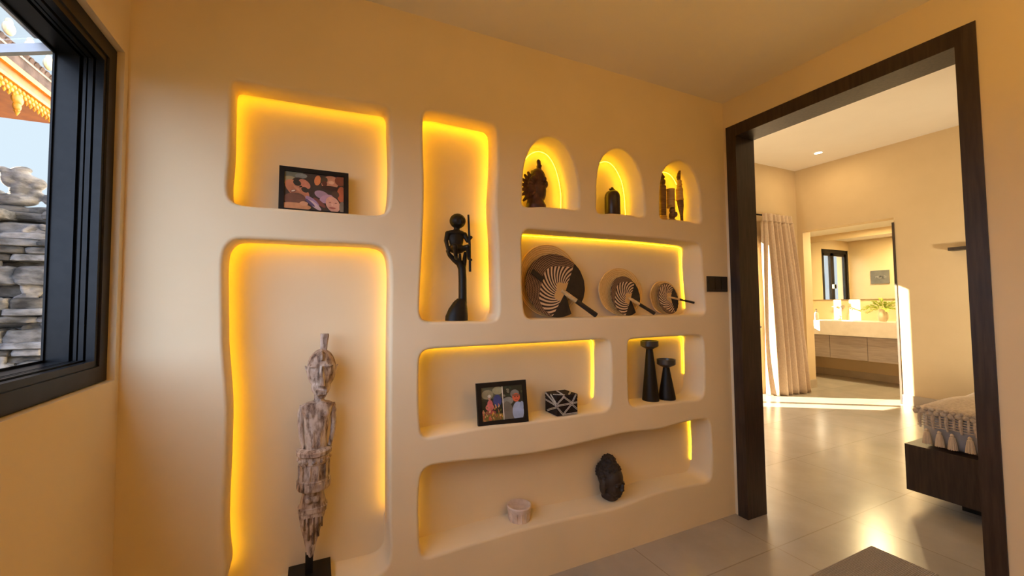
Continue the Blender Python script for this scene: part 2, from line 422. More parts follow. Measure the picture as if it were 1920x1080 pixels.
NICHES = {
    'upper picture niche': [(-0.291,2.161),(-0.281,2.162),(-0.146,2.165),(0.005,2.167),(0.168,2.171),(0.262,2.173),(0.275,2.168),(0.281,2.078),(0.287,1.898),(0.281,1.766),(0.272,1.722),(0.25,1.702),(0.088,1.695),(-0.104,1.694),(-0.245,1.693),(-0.278,1.698),(-0.295,1.714),(-0.301,1.747),(-0.296,1.875),(-0.295,2.064),(-0.294,2.143)],
    'tall figure niche': [(0.433,2.176),(0.448,2.188),(0.477,2.193),(0.591,2.192),(0.711,2.188),(0.758,2.185),(0.78,2.169),(0.787,2.128),(0.786,1.986),(0.774,1.8),(0.782,1.637),(0.786,1.421),(0.785,1.274),(0.772,1.247),(0.745,1.24),(0.587,1.243),(0.447,1.246),(0.421,1.255),(0.412,1.276),(0.412,1.373),(0.419,1.509),(0.426,1.653),(0.431,1.843),(0.427,2.008),(0.426,2.14)],
    'first arched niche': [(0.923,1.805),(0.923,1.857),(0.928,1.953),(0.937,2.013),(0.953,2.057),(0.973,2.1),(1.002,2.135),(1.038,2.16),(1.077,2.174),(1.115,2.173),(1.154,2.16),(1.186,2.133),(1.212,2.095),(1.231,2.051),(1.243,2.01),(1.253,1.96),(1.258,1.91),(1.256,1.855),(1.254,1.815),(1.17,1.813),(1.042,1.809)],
    'second arched niche': [(1.38,1.811),(1.377,1.876),(1.379,1.952),(1.385,2.008),(1.396,2.059),(1.411,2.097),(1.433,2.128),(1.456,2.151),(1.486,2.168),(1.512,2.178),(1.538,2.183),(1.573,2.179),(1.606,2.163),(1.638,2.135),(1.666,2.095),(1.687,2.055),(1.699,2.007),(1.708,1.952),(1.71,1.898),(1.707,1.817),(1.598,1.815),(1.484,1.813)],
    'third arched niche': [(1.835,1.818),(1.833,1.874),(1.836,1.961),(1.843,2.018),(1.857,2.07),(1.877,2.108),(1.906,2.137),(1.946,2.164),(1.994,2.179),(2.036,2.177),(2.074,2.163),(2.107,2.135),(2.135,2.099),(2.157,2.051),(2.168,1.996),(2.171,1.905),(2.167,1.815),(2.058,1.816),(1.947,1.817)],
    'fan niche': [(0.937,1.683),(0.955,1.687),(1.136,1.69),(1.303,1.691),(1.511,1.692),(1.752,1.693),(1.993,1.688),(2.121,1.683),(2.155,1.671),(2.165,1.622),(2.166,1.543),(2.175,1.408),(2.184,1.295),(2.18,1.263),(2.158,1.246),(2.08,1.245),(1.82,1.246),(1.499,1.246),(1.222,1.245),(1.003,1.245),(0.952,1.247),(0.93,1.267),(0.923,1.306),(0.916,1.423),(0.917,1.53),(0.92,1.658)],
    'photo niche': [(0.423,1.114),(0.44,1.122),(0.561,1.126),(0.79,1.126),(1.032,1.126),(1.331,1.126),(1.412,1.124),(1.437,1.114),(1.445,1.085),(1.447,0.934),(1.442,0.816),(1.432,0.769),(1.403,0.75),(1.35,0.748),(1.224,0.748),(0.963,0.75),(0.674,0.755),(0.511,0.749),(0.435,0.747),(0.419,0.762),(0.413,0.796),(0.407,0.921),(0.408,1.024),(0.412,1.097)],
    'candle niche': [(1.579,1.115),(1.608,1.118),(1.774,1.121),(1.986,1.12),(2.111,1.116),(2.148,1.105),(2.158,1.075),(2.16,0.882),(2.153,0.785),(2.137,0.748),(2.105,0.737),(1.971,0.74),(1.844,0.743),(1.702,0.747),(1.605,0.749),(1.579,0.762),(1.571,0.784),(1.566,0.876),(1.566,0.954),(1.571,1.079)],
    'long low niche': [(0.43,0.611),(0.454,0.621),(0.487,0.622),(0.561,0.619),(0.77,0.605),(1.0,0.593),(1.255,0.6),(1.539,0.613),(1.789,0.601),(1.966,0.613),(2.122,0.613),(2.177,0.605),(2.195,0.579),(2.201,0.514),(2.206,0.418),(2.199,0.307),(2.19,0.261),(2.161,0.241),(2.084,0.244),(1.912,0.254),(1.714,0.254),(1.47,0.235),(1.248,0.243),(1.044,0.251),(0.82,0.255),(0.56,0.247),(0.451,0.243),(0.43,0.245),(0.416,0.269),(0.407,0.409),(0.409,0.539),(0.415,0.583)],
    'statue niche': [(-0.292,1.549),(-0.281,1.562),(-0.26,1.567),(-0.138,1.57),(-0.028,1.57),(0.13,1.572),(0.225,1.569),(0.26,1.557),(0.277,1.526),(0.285,1.459),(0.284,1.278),(0.283,1.098),(0.282,0.77),(0.283,0.44),(0.286,0.294),(0.279,0.258),(0.264,0.238),(0.239,0.229),(0.15,0.228),(0,0.232),(-0.15,0.234),(-0.24,0.237),(-0.283,0.25),(-0.298,0.275),(-0.28,0.375),(-0.286,0.441),(-0.291,0.512),(-0.291,0.608),(-0.288,0.735),(-0.287,0.95),(-0.291,1.012),(-0.296,1.077),(-0.304,1.174),(-0.307,1.27),(-0.31,1.386),(-0.311,1.482),(-0.304,1.531)],
}

# ================================================================== the setting
D = 1.7218           # niche wall plane
ND = 0.155           # niche depth
XL, XR = -0.5921, 2.4016
XRB = XR + 0.169     # bedroom side of the doorway wall
XF, XFB = 6.843, 7.04  # bedroom far wall and its bathroom side
XM = 8.47            # bathroom wall with the mirror
YC = 3.73            # bedroom wall with the glazed door
YW = 4.445           # bathroom window wall
YB = -2.6

def resample(pts, step=0.014):
    """closed Catmull-Rom through the points at an even spacing"""
    n = len(pts); P = [Vector(p) for p in pts]; dense = []
    for i in range(n):
        p0, p1, p2, p3 = P[i - 1], P[i], P[(i + 1) % n], P[(i + 2) % n]
        t1 = max((p1 - p0).length, 1e-5) ** .5; t2 = max((p2 - p1).length, 1e-5) ** .5; t3 = max((p3 - p2).length, 1e-5) ** .5
        m1 = (p2 - p1) / 1 + ((p1 - p0) / t1 - (p2 - p0) / (t1 + t2)) * t2
        m2 = (p2 - p1) / 1 + ((p3 - p2) / t3 - (p3 - p1) / (t2 + t3)) * t2
        for k in range(24):
            s = k / 24
            dense.append((2 * s ** 3 - 3 * s * s + 1) * p1 + (s ** 3 - 2 * s * s + s) * m1 + (-2 * s ** 3 + 3 * s * s) * p2 + (s ** 3 - s * s) * m2)
    L = [0]
    for a, b in zip(dense, dense[1:] + dense[:1]): L.append(L[-1] + (b - a).length)
    cnt = max(40, int(L[-1] / step)); out = []; j = 0
    for k in range(cnt):
        d = L[-1] * k / cnt
        while L[j + 1] < d: j += 1
        a, b = dense[j], dense[(j + 1) % len(dense)]
        out.append(a.lerp(b, (d - L[j]) / max(1e-9, L[j + 1] - L[j])))
    out = [(out[i - 1] + out[i] * 2 + out[(i + 1) % cnt]) / 4 for i in range(cnt)]
    area = sum(out[i].x * out[(i + 1) % cnt].y - out[(i + 1) % cnt].x * out[i].y for i in range(cnt))
    return out if area > 0 else out[::-1]

def outward(poly):
    n = len(poly); out = []
    for i in range(n):
        t = (poly[(i + 1) % n] - poly[i - 1]).normalized(); out.append(Vector((t.y, -t.x)))
    return out

OUT = {k: resample(v) for k, v in NICHES.items()}
# where each niche carries a light strip, in fractions of its width and height
KEEP = {
    'upper picture niche': lambda u, v: v > 0.10, 'tall figure niche': lambda u, v: v > 0.05,
    'first arched niche': lambda u, v: v > 0.08, 'second arched niche': lambda u, v: v > 0.08, 'third arched niche': lambda u, v: v > 0.08,
    'fan niche': lambda u, v: v > 0.92 or (u > 0.955 and v > 0.06) or (u < 0.03 and v > 0.5),
    'photo niche': lambda u, v: v > 0.93 or (u > 0.96 and v > 0.10) or (u < 0.02 and v > 0.1),
    'candle niche': lambda u, v: v > 0.93 or (u > 0.93 and v > 0.30) or (u < 0.03 and v > 0.3),
    'long low niche': lambda u, v: (u > 0.975 and 0.18 < v < 0.97) or (u < 0.012 and 0.1 < v < 0.95),
    'statue niche': lambda u, v: v > 0.93 or (u > 0.95 and v > 0.13) or (u < 0.14 and v > 0.06)}
def kept(k):
    poly = OUT[k]; zs = [p.y for p in poly]; xs = [p.x for p in poly]; lo, hi, xa, xb = min(zs), max(zs), min(xs), max(xs)
    return [KEEP[k]((p.x - xa) / (xb - xa), (p.y - lo) / (hi - lo)) for p in poly]
GAP, GROOVE = 0.042, 0.014     # in the three tall left niches the strip sits in a shallow groove behind the back edge
GROOVED = ('upper picture niche', 'statue niche', 'tall figure niche')

def build_niche_wall():
    bm = B(); edges = []; bev = 0.013
    x0, x1, z0, z1 = XL - 0.15, XR + 0.001, 0.0, H + 0.14
    c = [bm.verts.new((x, D, z)) for x, z in ((x0, z0), (x1, z0), (x1, z1), (x0, z1))]
    edges += [bm.edges.new((c[i], c[(i + 1) % 4])) for i in range(4)]
    for k, poly in OUT.items():
        nrm = outward(poly); n = len(poly); prev = None; nb = 4
        rings = [(bev * (1 - math.sin(PI / 2 * j / nb)), D + bev * (1 - math.cos(PI / 2 * j / nb))) for j in range(nb + 1)]
        fl = kept(k); ease = [sum(fl[(i + d) % n] for d in (-1, 0, 1)) / 3 for i in range(n)]
        rings += [(0.0, D + ND - GAP), (-1, D + ND - GAP + 0.0005), (-1, D + ND)] if k in GROOVED else [(0.0, D + ND)]
        for off, y in rings:
            vs = [bm.verts.new((p.x + q.x * (off if off >= 0 else GROOVE * e_), y, p.y + q.y * (off if off >= 0 else GROOVE * e_))) for p, q, e_ in zip(poly, nrm, ease)]
            if prev is None: edges += [bm.edges.new((vs[i], vs[(i + 1) % n])) for i in range(n)]
            else:
                for i in range(n):
                    f = bm.faces.new((prev[i], prev[(i + 1) % n], vs[(i + 1) % n], vs[i])); f.smooth = True
            prev = vs
        be = [bm.edges.get((prev[i], prev[(i + 1) % n])) for i in range(n)]
        bmesh.ops.triangle_fill(bm, edges=be, use_beauty=True)
    bmesh.ops.triangle_fill(bm, edges=edges, use_beauty=True, normal=(0, -1, 0))
    # body of the wall behind the niches
    y1 = D + 0.22
    k = [bm.verts.new((x, y1, z)) for x, z in ((x0, z0), (x1, z0), (x1, z1), (x0, z1))]
    for i in range(4): bm.faces.new((c[i], c[(i + 1) % 4], k[(i + 1) % 4], k[i]))
    bm.faces.new(k)
    me = bpy.data.meshes.new('wall_back'); bm.normal_update(); bm.to_mesh(me); bm.free(); me.materials.append(M['plaster'])
    return tag(link('wall_back', me), 'cream plaster wall carved with ten rounded lit niches', 'wall', kind='structure')
build_niche_wall()

bm = B(); box(bm, (XL - 0.5, YB - 0.2, -0.12), (XM + 0.2, YW + 0.25, 0))
struct('floor', bm, M['floor'], 'large grey beige floor tiles running through both rooms', 'floor')
bm = B(); box(bm, (XL - 0.15, YB, H), (XR, D + 0.01, H + 0.14))
struct('ceiling', bm, M['ceiling'], 'smooth painted ceiling over the niche room', 'ceiling')
# window wall: hole for the window
WY0, WY1, WZ0, WZ1 = -0.62, 1.693, 1.084, 2.169
bm = B(); xo = XL - 0.142
box(bm, (xo, YB, 0), (XL, D, WZ0)); box(bm, (xo, YB, WZ1), (XL, D, H)); box(bm, (xo, YB, WZ0), (XL, WY0, WZ1)); box(bm, (xo, WY1, WZ0), (XL, D, WZ1))
struct('wall_left', bm, M['plaster'], 'plaster wall holding the black framed window', 'wall')
# doorway wall
bm = B(); DY0, DY1, DZ = 0.629, 1.7008, 2.440
box(bm, (XR, YB, 0), (XRB, DY0, H2)); box(bm, (XR, DY0, DZ), (XRB, DY1, H2)); box(bm, (XR, DY1, 0), (XRB, YC, H2))
struct('wall_right', bm, M['plaster'], 'plaster wall around the dark framed doorway', 'wall')
bm = B(); box(bm, (XL - 0.15, YB - 0.15, 0), (XF, YB, H2))
struct('wall_front', bm, M['plaster'], 'plaster wall closing both rooms behind the viewer', 'wall')
# bedroom
bm = B(); box(bm, (XR - 0.02, YB, H2), (XFB, YC + 0.2, H2 + 0.14))
struct('ceiling_bedroom', bm, M['ceiling'], 'pale bedroom ceiling seen through the doorway', 'ceiling')
GX0, GX1, GZ = 4.20, 5.86, 2.34      # glazed door opening
bm = B(); y0, y1 = YC, YC + 0.2
box(bm, (XR, y0, 0), (GX0, y1, H2)); box(bm, (GX1, y0, 0), (XFB, y1, H2)); box(bm, (GX0, y0, GZ), (GX1, y1, H2))
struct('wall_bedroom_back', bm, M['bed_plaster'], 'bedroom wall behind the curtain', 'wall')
AY0, AY1, AZ = 2.587, 3.655, 2.405   # opening to the bathroom
bm = B()
box(bm, (XF, YB, 0), (XFB, AY0, H2)); box(bm, (XF, AY1, 0), (XFB, YC, H2)); box(bm, (XF, AY0, AZ), (XFB, AY1, H2))
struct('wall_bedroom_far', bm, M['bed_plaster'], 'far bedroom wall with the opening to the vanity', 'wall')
bm = B(); t = 0.012
box(bm, (XF - t, YB, 0), (XF, AY0, 0.125)); box(bm, (XF - t, AY1, 0), (XF, YC, 0.125)); box(bm, (XF - t, AY1 - t, 0), (XFB, AY1, 0.125))
struct('baseboard_far', bm, M['skirting'], 'low beige skirting along the far bedroom wall', 'baseboard', bev=0.002)
# bathroom
bm = B(); box(bm, (XM, 1.2, 0), (XM + 0.15, YW + 0.2, H2))
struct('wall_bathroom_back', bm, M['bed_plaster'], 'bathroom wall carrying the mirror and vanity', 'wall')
BX0, BX1, BZ0, BZ1 = 7.06, 8.0, 0.95, 2.34
bm = B(); y0, y1 = YW, YW + 0.2
box(bm, (XFB - 0.2, y0, 0), (BX0, y1, H2)); box(bm, (BX1, y0, 0), (XM, y1, H2)); box(bm, (BX0, y0, 0), (BX1, y1, BZ0)); box(bm, (BX0, y0, BZ1), (BX1, y1, H2))
box(bm, (XFB - 0.2, YC + 0.2, 0), (XFB, YW, H2))
box(bm, (XFB, 1.2, 0), (XM, 1.35, H2))
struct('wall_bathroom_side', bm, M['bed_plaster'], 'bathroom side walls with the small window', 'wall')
bm = B(); box(bm, (XFB, 1.35, HB), (XM, YW, HB + 0.1))
struct('ceiling_bathroom', bm, M['ceiling'], 'low bathroom ceiling above the mirror', 'ceiling')
bm = B(); box(bm, (XM - 0.012, 1.35, 0), (XM, YW, 0.115))
struct('baseboard_bathroom', bm, M['skirting'], 'beige skirting under the floating vanity', 'baseboard', bev=0.002)

# ------------------------------------------------------------------ dark timber doorway frame
d1 = thing('door_1', 'dark stained timber frame of the open doorway', 'door frame', (XR, 1.165, 0)); d1['kind'] = 'structure'
ft = 0.066; xa, xb = XR - 0.006, XRB + 0.004
for y0, y1 in ((DY0, DY0 + ft - 0.006), (DY1 - ft + 0.003, DY1)):
    bm = B(); box(bm, (xa, y0, 0), (xb, y1, DZ - 0.074)); obj('jamb', bm, M['dark_wood'], d1, smooth=False, bev=0.0015)
bm = B(); box(bm, (xa, DY0, DZ - 0.074), (xb, DY1, DZ)); obj('head', bm, M['dark_wood'], d1, smooth=False, bev=0.0015)

# ------------------------------------------------------------------ black aluminium sliding window
def frame_ring(bm, prof, y0, y1, z0, z1, mi=0):
    """stepped profile [(x, inset)] swept round a rectangle in the YZ plane with mitred corners"""
    rs = []
    for cy, cz, sy, sz in ((y0, z0, 1, 1), (y1, z0, -1, 1), (y1, z1, -1, -1), (y0, z1, 1, -1)):
        rs.append([Vector((x, cy + sy * i, cz + sz * i)) for x, i in prof])
    V = [[bm.verts.new(p) for p in r] for r in rs]; n = len(prof)
    for a in range(4):
        A_, B_ = V[a], V[(a + 1) % 4]
        for i in range(n):
            j = (i + 1) % n
            bm.faces.new((A_[i], A_[j], B_[j], B_[i])).material_index = mi
w1 = thing('window_1', 'black aluminium sliding window beside the niche wall', 'window', (XL, 0.6, WZ0)); w1['kind'] = 'structure'
PROF = [(-0.612, 0.001), (-0.612, 0.050), (-0.617, 0.052), (-0.617, 0.070), (-0.637, 0.070), (-0.637, 0.060), (-0.6415, 0.060), (-0.6415, 0.074), (-0.653, 0.074), (-0.653, 0.060),
        (-0.657, 0.060), (-0.657, 0.074), (-0.664, 0.074), (-0.664, 0.060), (-0.674, 0.060), (-0.674, 0.073), (-0.727, 0.073), (-0.727, 0.080), (-0.732, 0.080), (-0.733, 0.001)]
bm = B(); frame_ring(bm, PROF, WY0, WY1, WZ0 + 0.002, WZ1 - 0.002); obj('window_frame', bm, M['aluminium'], w1, smooth=False)
bm = B(); y0, y1 = WY0 + 0.04, 0.42
frame_ring(bm, [(-0.64, 0), (-0.64, 0.06), (-0.662, 0.06), (-0.662, 0)], y0, y1, WZ0 + 0.066, WZ1 - 0.066)
sash = obj('sash', bm, M['aluminium'], w1, smooth=False)
bm = B(); box(bm, (-0.653, y0 + 0.06, WZ0 + 0.126), (-0.649, y1 - 0.06, WZ1 - 0.126)); obj('pane', bm, M['glass'], sash, smooth=False)

# open awning sash outside the window: thin grey frame
aw = thing('window_awning', 'thin grey metal awning frame hung outside the window top', 'awning', (-0.78, 1.69, 2.14))
def bar(name, a, b, w, h, mat, par):
    a, b = Vector(a), Vector(b); d = (b - a); q = d.to_track_quat('Y', 'Z').to_matrix().to_4x4(); q.translation = a
    bm = B(); box(bm, (-w / 2, 0, -h / 2), (w / 2, d.length, h / 2), 0, q); return obj(name, bm, mat, par, smooth=False, bev=0.002)
bar('side_rail', (-0.742, 1.70, 2.150), (-1.30, 1.70, 1.98), 0.02, 0.026, M['grey_metal'], aw)
bar('hinge_rail', (-0.80, -0.5, 2.173), (-0.80, 1.70, 2.173), 0.03, 0.02, M['grey_metal'], aw)
bar('outer_rail', (-1.30, -0.5, 1.98), (-1.30, 1.70, 1.98), 0.03, 0.02, M['grey_metal'], aw)
q = B(); add(q, [(-0.80, -0.5, 2.165), (-0.80, 1.69, 2.165), (-1.30, 1.69, 1.99), (-1.30, -0.5, 1.99), (-0.80, -0.5, 2.160), (-0.80, 1.69, 2.160), (-1.30, 1.69, 1.985), (-1.30, -0.5, 1.985)],
    [(0, 1, 2, 3), (4, 7, 6, 5), (0, 4, 5, 1), (1, 5, 6, 2), (2, 6, 7, 3), (3, 7, 4, 0)])
obj('pane', q, M['glass'], aw, smooth=False)

# ------------------------------------------------------------------ glazed bedroom door, bathroom window, sliding door edge
d2 = thing('door_2', 'dark framed glazed door behind the bedroom curtain', 'door', ((GX0 + GX1) / 2, YC, 0)); d2['kind'] = 'structure'
bm = B(); y0, y1 = YC + 0.02, YC + 0.09
box(bm, (GX0, y0, 0), (GX0 + 0.04, y1, GZ)); box(bm, (GX1 - 0.05, y0, 0), (GX1, y1, GZ)); box(bm, (GX0, y0, GZ - 0.075), (GX1, y1, GZ)); box(bm, (GX0, y0, 0), (GX1, y1, 0.02))
obj('door_frame', bm, M['aluminium'], d2, smooth=False)
bm = B(); box(bm, (4.83, y0, 0.02), (4.885, y1 - 0.01, GZ - 0.075)); obj('mullion', bm, M['aluminium'], d2, smooth=False)
bm = B(); box(bm, (GX0 + 0.04, YC + 0.05, 0.02), (4.83, YC + 0.056, GZ - 0.075)); obj('pane', bm, M['glass'], d2, smooth=False)
bm = B(); box(bm, (4.885, YC + 0.05, 0.02), (GX1 - 0.05, YC + 0.056, GZ - 0.075)); obj('pane', bm, M['glass'], d2, smooth=False)
bm = B(); box(bm, (GX0 + 0.03, YC + 0.025, 0.74), (4.835, YC + 0.03, GZ - 0.07)); obj('sun_blocker', bm, M['curtain'], d2, smooth=False)  # unseen panel added to stop sun through the upper left leaf
bm = B(); ball(bm, (5.83, YC - 0.01, 0.96), (0.012, 0.03, 0.02)); obj('handle', bm, M['gunmetal'], d2)

w2 = thing('window_2', 'dark two sash bathroom window reflected in the mirror', 'window', (7.53, YW, BZ0)); w2['kind'] = 'structure'
bm = B(); y0, y1 = YW + 0.01, YW + 0.08
for a, b in (((BX0, BZ0), (BX0 + 0.06, BZ1)), ((BX1 - 0.06, BZ0), (BX1, BZ1)), ((BX0, BZ1 - 0.07), (BX1, BZ1)), ((BX0, BZ0), (BX1, BZ0 + 0.06))):
    box(bm, (a[0], y0, a[1]), (b[0], y1, b[1]))
obj('window_frame', bm, M['aluminium'], w2, smooth=False)
for s0, s1 in ((BX0 + 0.06, 7.60), (7.61, BX1 - 0.06)):
    bm = B(); z0, z1, sw = BZ0 + 0.06, BZ1 - 0.07, 0.055
    for a, b in (((s0, z0), (s0 + sw, z1)), ((s1 - sw, z0), (s1, z1)), ((s0, z1 - sw), (s1, z1)), ((s0, z0), (s1, z0 + sw))):
        box(bm, (a[0], y0 + 0.01, a[1]), (b[0], y1 - 0.02, b[1]))
    sh = obj('sash', bm, M['aluminium'], w2, smooth=False)
    bm = B(); box(bm, (s0 + sw, YW + 0.035, z0 + sw), (s1 - sw, YW + 0.04, z1 - sw)); obj('pane', bm, M['glass'], sh, smooth=False)
    bm = B(); box(bm, (s1 - 0.040 if s0 < 7.4 else s0 + 0.026, YW - 0.02, 1.57), (s1 - 0.026 if s0 < 7.4 else s0 + 0.04, YW + 0.02, 1.65)); obj('handle', bm, M['chrome'], sh, smooth=False, bev=0.004)
bm = B(); box(bm, (XF - 0.012, AY0 - 0.004, 0), (XF + 0.05, AY0 + 0.018, 2.34))
struct('door_3', bm, M['dark_wood'], 'thin dark edge of the sliding bathroom door', 'door', bev=0.001)

# ================================================================== light strips in the niches
def led(niche, *labels):
    poly = OUT[niche]; nrm = outward(poly); n = len(poly); flag = kept(niche); runs = []; cur = []
    start = next(i for i in range(n) if not flag[i])
    for k in range(1, n + 1):
        i = (start + k) % n
        if flag[i]: cur.append(i)
        elif cur: runs.append(cur); cur = []
    runs = sorted([r for r in runs if len(r) > 3], key=lambda r: poly[r[0]].x)
    for r, label in zip(runs, labels):
        lo, hi = min(p.y for p in poly), max(p.y for p in poly); pts = []
        for i in r:
            p, q = poly[i], nrm[i]; f = min(1, max(0, ((p.y - lo) / (hi - lo) - 0.8) / 0.15))
            if niche in GROOVED: in_, back, rad = 0.007, 0.0355, 0.003
            elif 'arched' in niche: in_, back, rad = -0.034, 0.034, 0.0018
            else: in_, back, rad = -0.004 - 0.005 * f, 0.008 + 0.012 * f, 0.0019     # tight in the side corners, freer along the top
            pts.append((p.x + q.x * in_, D + ND - back, p.y + q.y * in_))
        bm = B(); tube(bm, pts, rad, 6)
        tag(obj('led_strip', bm, M['led_open' if 'figure' in niche else 'led' if niche in GROOVED else 'led_arch' if 'arched' in niche else 'led_open']), label, 'light strip', 'amber light strips along the niche backs')
led('upper picture niche', 'glowing amber light strip behind the wide framed family photo')
led('tall figure niche', 'glowing amber light strip around the tall niche with the black seated figurine')
led('first arched niche', 'glowing amber light strip in the arch of the reddish leafy carving')
led('second arched niche', 'glowing amber light strip in the arch of the dark jar')
led('third arched niche', 'glowing amber light strip in the arch of the three small carvings')
led('fan niche', 'glowing amber light strip above the woven fans')
led('photo niche', 'glowing amber light strip above the double photo frame')
led('candle niche', 'glowing amber light strip behind the two black candle holders')
led('long low niche', 'short amber light strip at the end of the low niche by the pale bowl', 'short glowing amber light strip beside the dark stone sculpture')
led('statue niche', 'glowing amber light strip around the tall whitewashed statue')

# ================================================================== carved statue in the tall niche
SY = 1.80
st = thing('carved_statue', 'tall worn whitewashed wooden figure on a black plate in the big niche', 'statue', (-0.015, SY, 0.236))
bm = B(); box(bm, (-0.092, 1.735, 0.234), (0.064, 1.868, 0.262)); obj('base_plate', bm, M['black_frame'], st, smooth=False, bev=0.002)
bm = B(); box(bm, (-0.030, SY - 0.012, 0.262), (-0.002, SY + 0.012, 0.335)); obj('post', bm, M['black_frame'], st, smooth=False, bev=0.002)
bm = B()
loft(bm, [ring(z, x, SY, rx, ry, 24, 3) for z, x, rx, ry in ((0.322, -0.012, 0.013, 0.012), (0.345, -0.012, 0.015, 0.014), (0.40, -0.011, 0.027, 0.022), (0.455, -0.009, 0.042, 0.033), (0.497, -0.007, 0.050, 0.038), (0.501, -0.007, 0.047, 0.036), (0.504, -0.006, 0.054, 0.042),
    (0.522, -0.005, 0.055, 0.043), (0.525, -0.005, 0.050, 0.039), (0.560, -0.005, 0.042, 0.034), (0.594, -0.004, 0.037, 0.032))])
for x0_, x1_, z0_, z1_ in ((-0.038, -0.030, 0.440, 0.488), (-0.024, -0.014, 0.395, 0.488), (-0.006, 0.004, 0.375, 0.488), (0.012, 0.020, 0.405, 0.486), (0.026, 0.032, 0.445, 0.486)):
    loft(bm, [[(x, SY - 0.0285 * (z_ - 0.322) / 0.175 - 0.0125 - dy, z_) for x, dy in ((x0_, -.004), ((x0_ + x1_) / 2, .002), (x1_, -.004))] for z_ in (z0_, z1_)], cap=False, closed=False)
for s_ in (-1, 1): ball(bm, (-0.005 + s_ * 0.012, SY - 0.038, 0.556), (0.016, 0.006, 0.014), seg=10, ringn=7)
obj('leg_section', bm, M['whitewash'], st)
bm = B()
lathe(bm, [(0.061, 0.592), (0.063, 0.60), (0.060, 0.625), (0.061, 0.628), (0.057, 0.632), (0.054, 0.665), (0.055, 0.69), (0.058, 0.694), (0.058, 0.718), (0.056, 0.722), (0.066, 0.728), (0.067, 0.742), (0.055, 0.750)], -0.002, SY, 40)
for k in range(18):
    a = 2 * PI * k / 18; box(bm, (-0.004, -0.0635, 0.598), (0.004, -0.055, 0.622), 0, Matrix.Translation((-0.002, SY, 0)) @ Matrix.Rotation(a, 4, 'Z'))
for k in range(12):
    a = 2 * PI * k / 12; ball(bm, (-0.002 + 0.055 * math.cos(a), SY + 0.055 * math.sin(a), 0.706), (0.010, 0.010, 0.009), seg=10, ringn=6)
    box(bm, (-0.003, -0.060, 0.634), (0.003, -0.05, 0.69), 0, Matrix.Translation((-0.002, SY, 0)) @ Matrix.Rotation(a + 0.26, 4, 'Z'))
obj('skirt_drum', bm, M['whitewash'], st)
bm = B()
loft(bm, [ring(z, x, SY, rx, ry, 24, 2.8) for z, x, rx, ry in ((0.745, 0.004, 0.042, 0.034), (0.80, 0.004, 0.042, 0.034), (0.86, 0.006, 0.048, 0.036), (0.90, 0.007, 0.056, 0.036), (0.918, 0.008, 0.062, 0.032), (0.927, 0.009, 0.045, 0.028), (0.932, 0.011, 0.022, 0.02))])
loft(bm, [ring(z, 0.014, SY, r, r, 16) for z, r in ((0.92, 0.022), (0.945, 0.019), (0.965, 0.020))])
ball(bm, (-0.018, SY - 0.030, 0.885), (0.022, 0.008, 0.016)); ball(bm, (0.032, SY - 0.030, 0.885), (0.022, 0.008, 0.016))
box(bm, (-0.012, SY - 0.038, 0.76), (-0.004, SY - 0.028, 0.82)); box(bm, (0.014, SY - 0.038, 0.76), (0.022, SY - 0.028, 0.82))
blob('torso', bm, M['whitewash'], st, 0.003, 2)
for s in (-1, 1):
    bm = B(); x0 = 0.008
    tube(bm, [(x0 + s * 0.055, SY, 0.918), (x0 + s * 0.060, SY, 0.89), (x0 + s * 0.061, SY - 0.002, 0.84), (x0 + s * 0.057, SY - 0.004, 0.795), (x0 + s * 0.052, SY - 0.006, 0.772), (x0 + s * 0.047, SY - 0.008, 0.752)], [0.012, 0.013, 0.011, 0.010, 0.009, 0.008], 10)
    obj('arm', bm, M['whitewash'], st)
bm = B(); HX = 0.022
ball(bm, (HX, SY, 1.060), (0.056, 0.052, 0.082), seg=20, ringn=14)
ball(bm, (HX - 0.002, SY - 0.010, 0.992), (0.037, 0.038, 0.042))
loft(bm, [ring(z, HX, SY - 0.046, rx, 0.016, 12, 3) for z, rx in ((0.998, 0.013), (1.012, 0.012), (1.05, 0.007), (1.078, 0.006))])
for s in (-1, 1):
    ball(bm, (HX + s * 0.022, SY - 0.038, 1.078), (0.022, 0.014, 0.006), rot=(0, s * 0.12, 0)); ball(bm, (HX + s * 0.020, SY - 0.041, 1.058), (0.012, 0.007, 0.005))
box(bm, (HX - 0.020, SY - 0.052, 0.962), (HX + 0.020, SY - 0.03, 0.970)); box(bm, (HX - 0.021, SY - 0.053, 0.975), (HX + 0.021, SY - 0.03, 0.985))
ball(bm, (HX, SY - 0.032, 0.957), (0.018, 0.014, 0.012))
tube(bm, [(HX, SY - 0.05, 1.10), (HX, SY - 0.045, 1.12), (HX, SY, 1.143)], 0.006, 8)
head = blob('head', bm, M['whitewash'], st, 0.0028, 2)
for s in (-1, 1):
    bm = B(); capsule(bm, (HX + s * 0.049, SY, 1.05), (HX + s * 0.060, SY - 0.006, 1.075), 0.007, 0.003); obj('ear', bm, M['whitewash'], head)
bm = B(); loft(bm, [ring(z, x, SY, rx, 0.014, 12, 4) for z, x, rx in ((1.135, 0.029, 0.013), (1.16, 0.030, 0.014), (1.195, 0.032, 0.017), (1.203, 0.032, 0.016))]); obj('topknot', bm, M['whitewash'], head, bev=0.001)

# ================================================================== framed photographs
def ell(cx, cz, rx, rz, rot, n=20):
    c, s = math.cos(rot), math.sin(rot)
    return [(cx + rx * math.cos(2 * PI * k / n) * c - rz * math.sin(2 * PI * k / n) * s, cz + rx * math.cos(2 * PI * k / n) * s + rz * math.sin(2 * PI * k / n) * c) for k in range(n)]

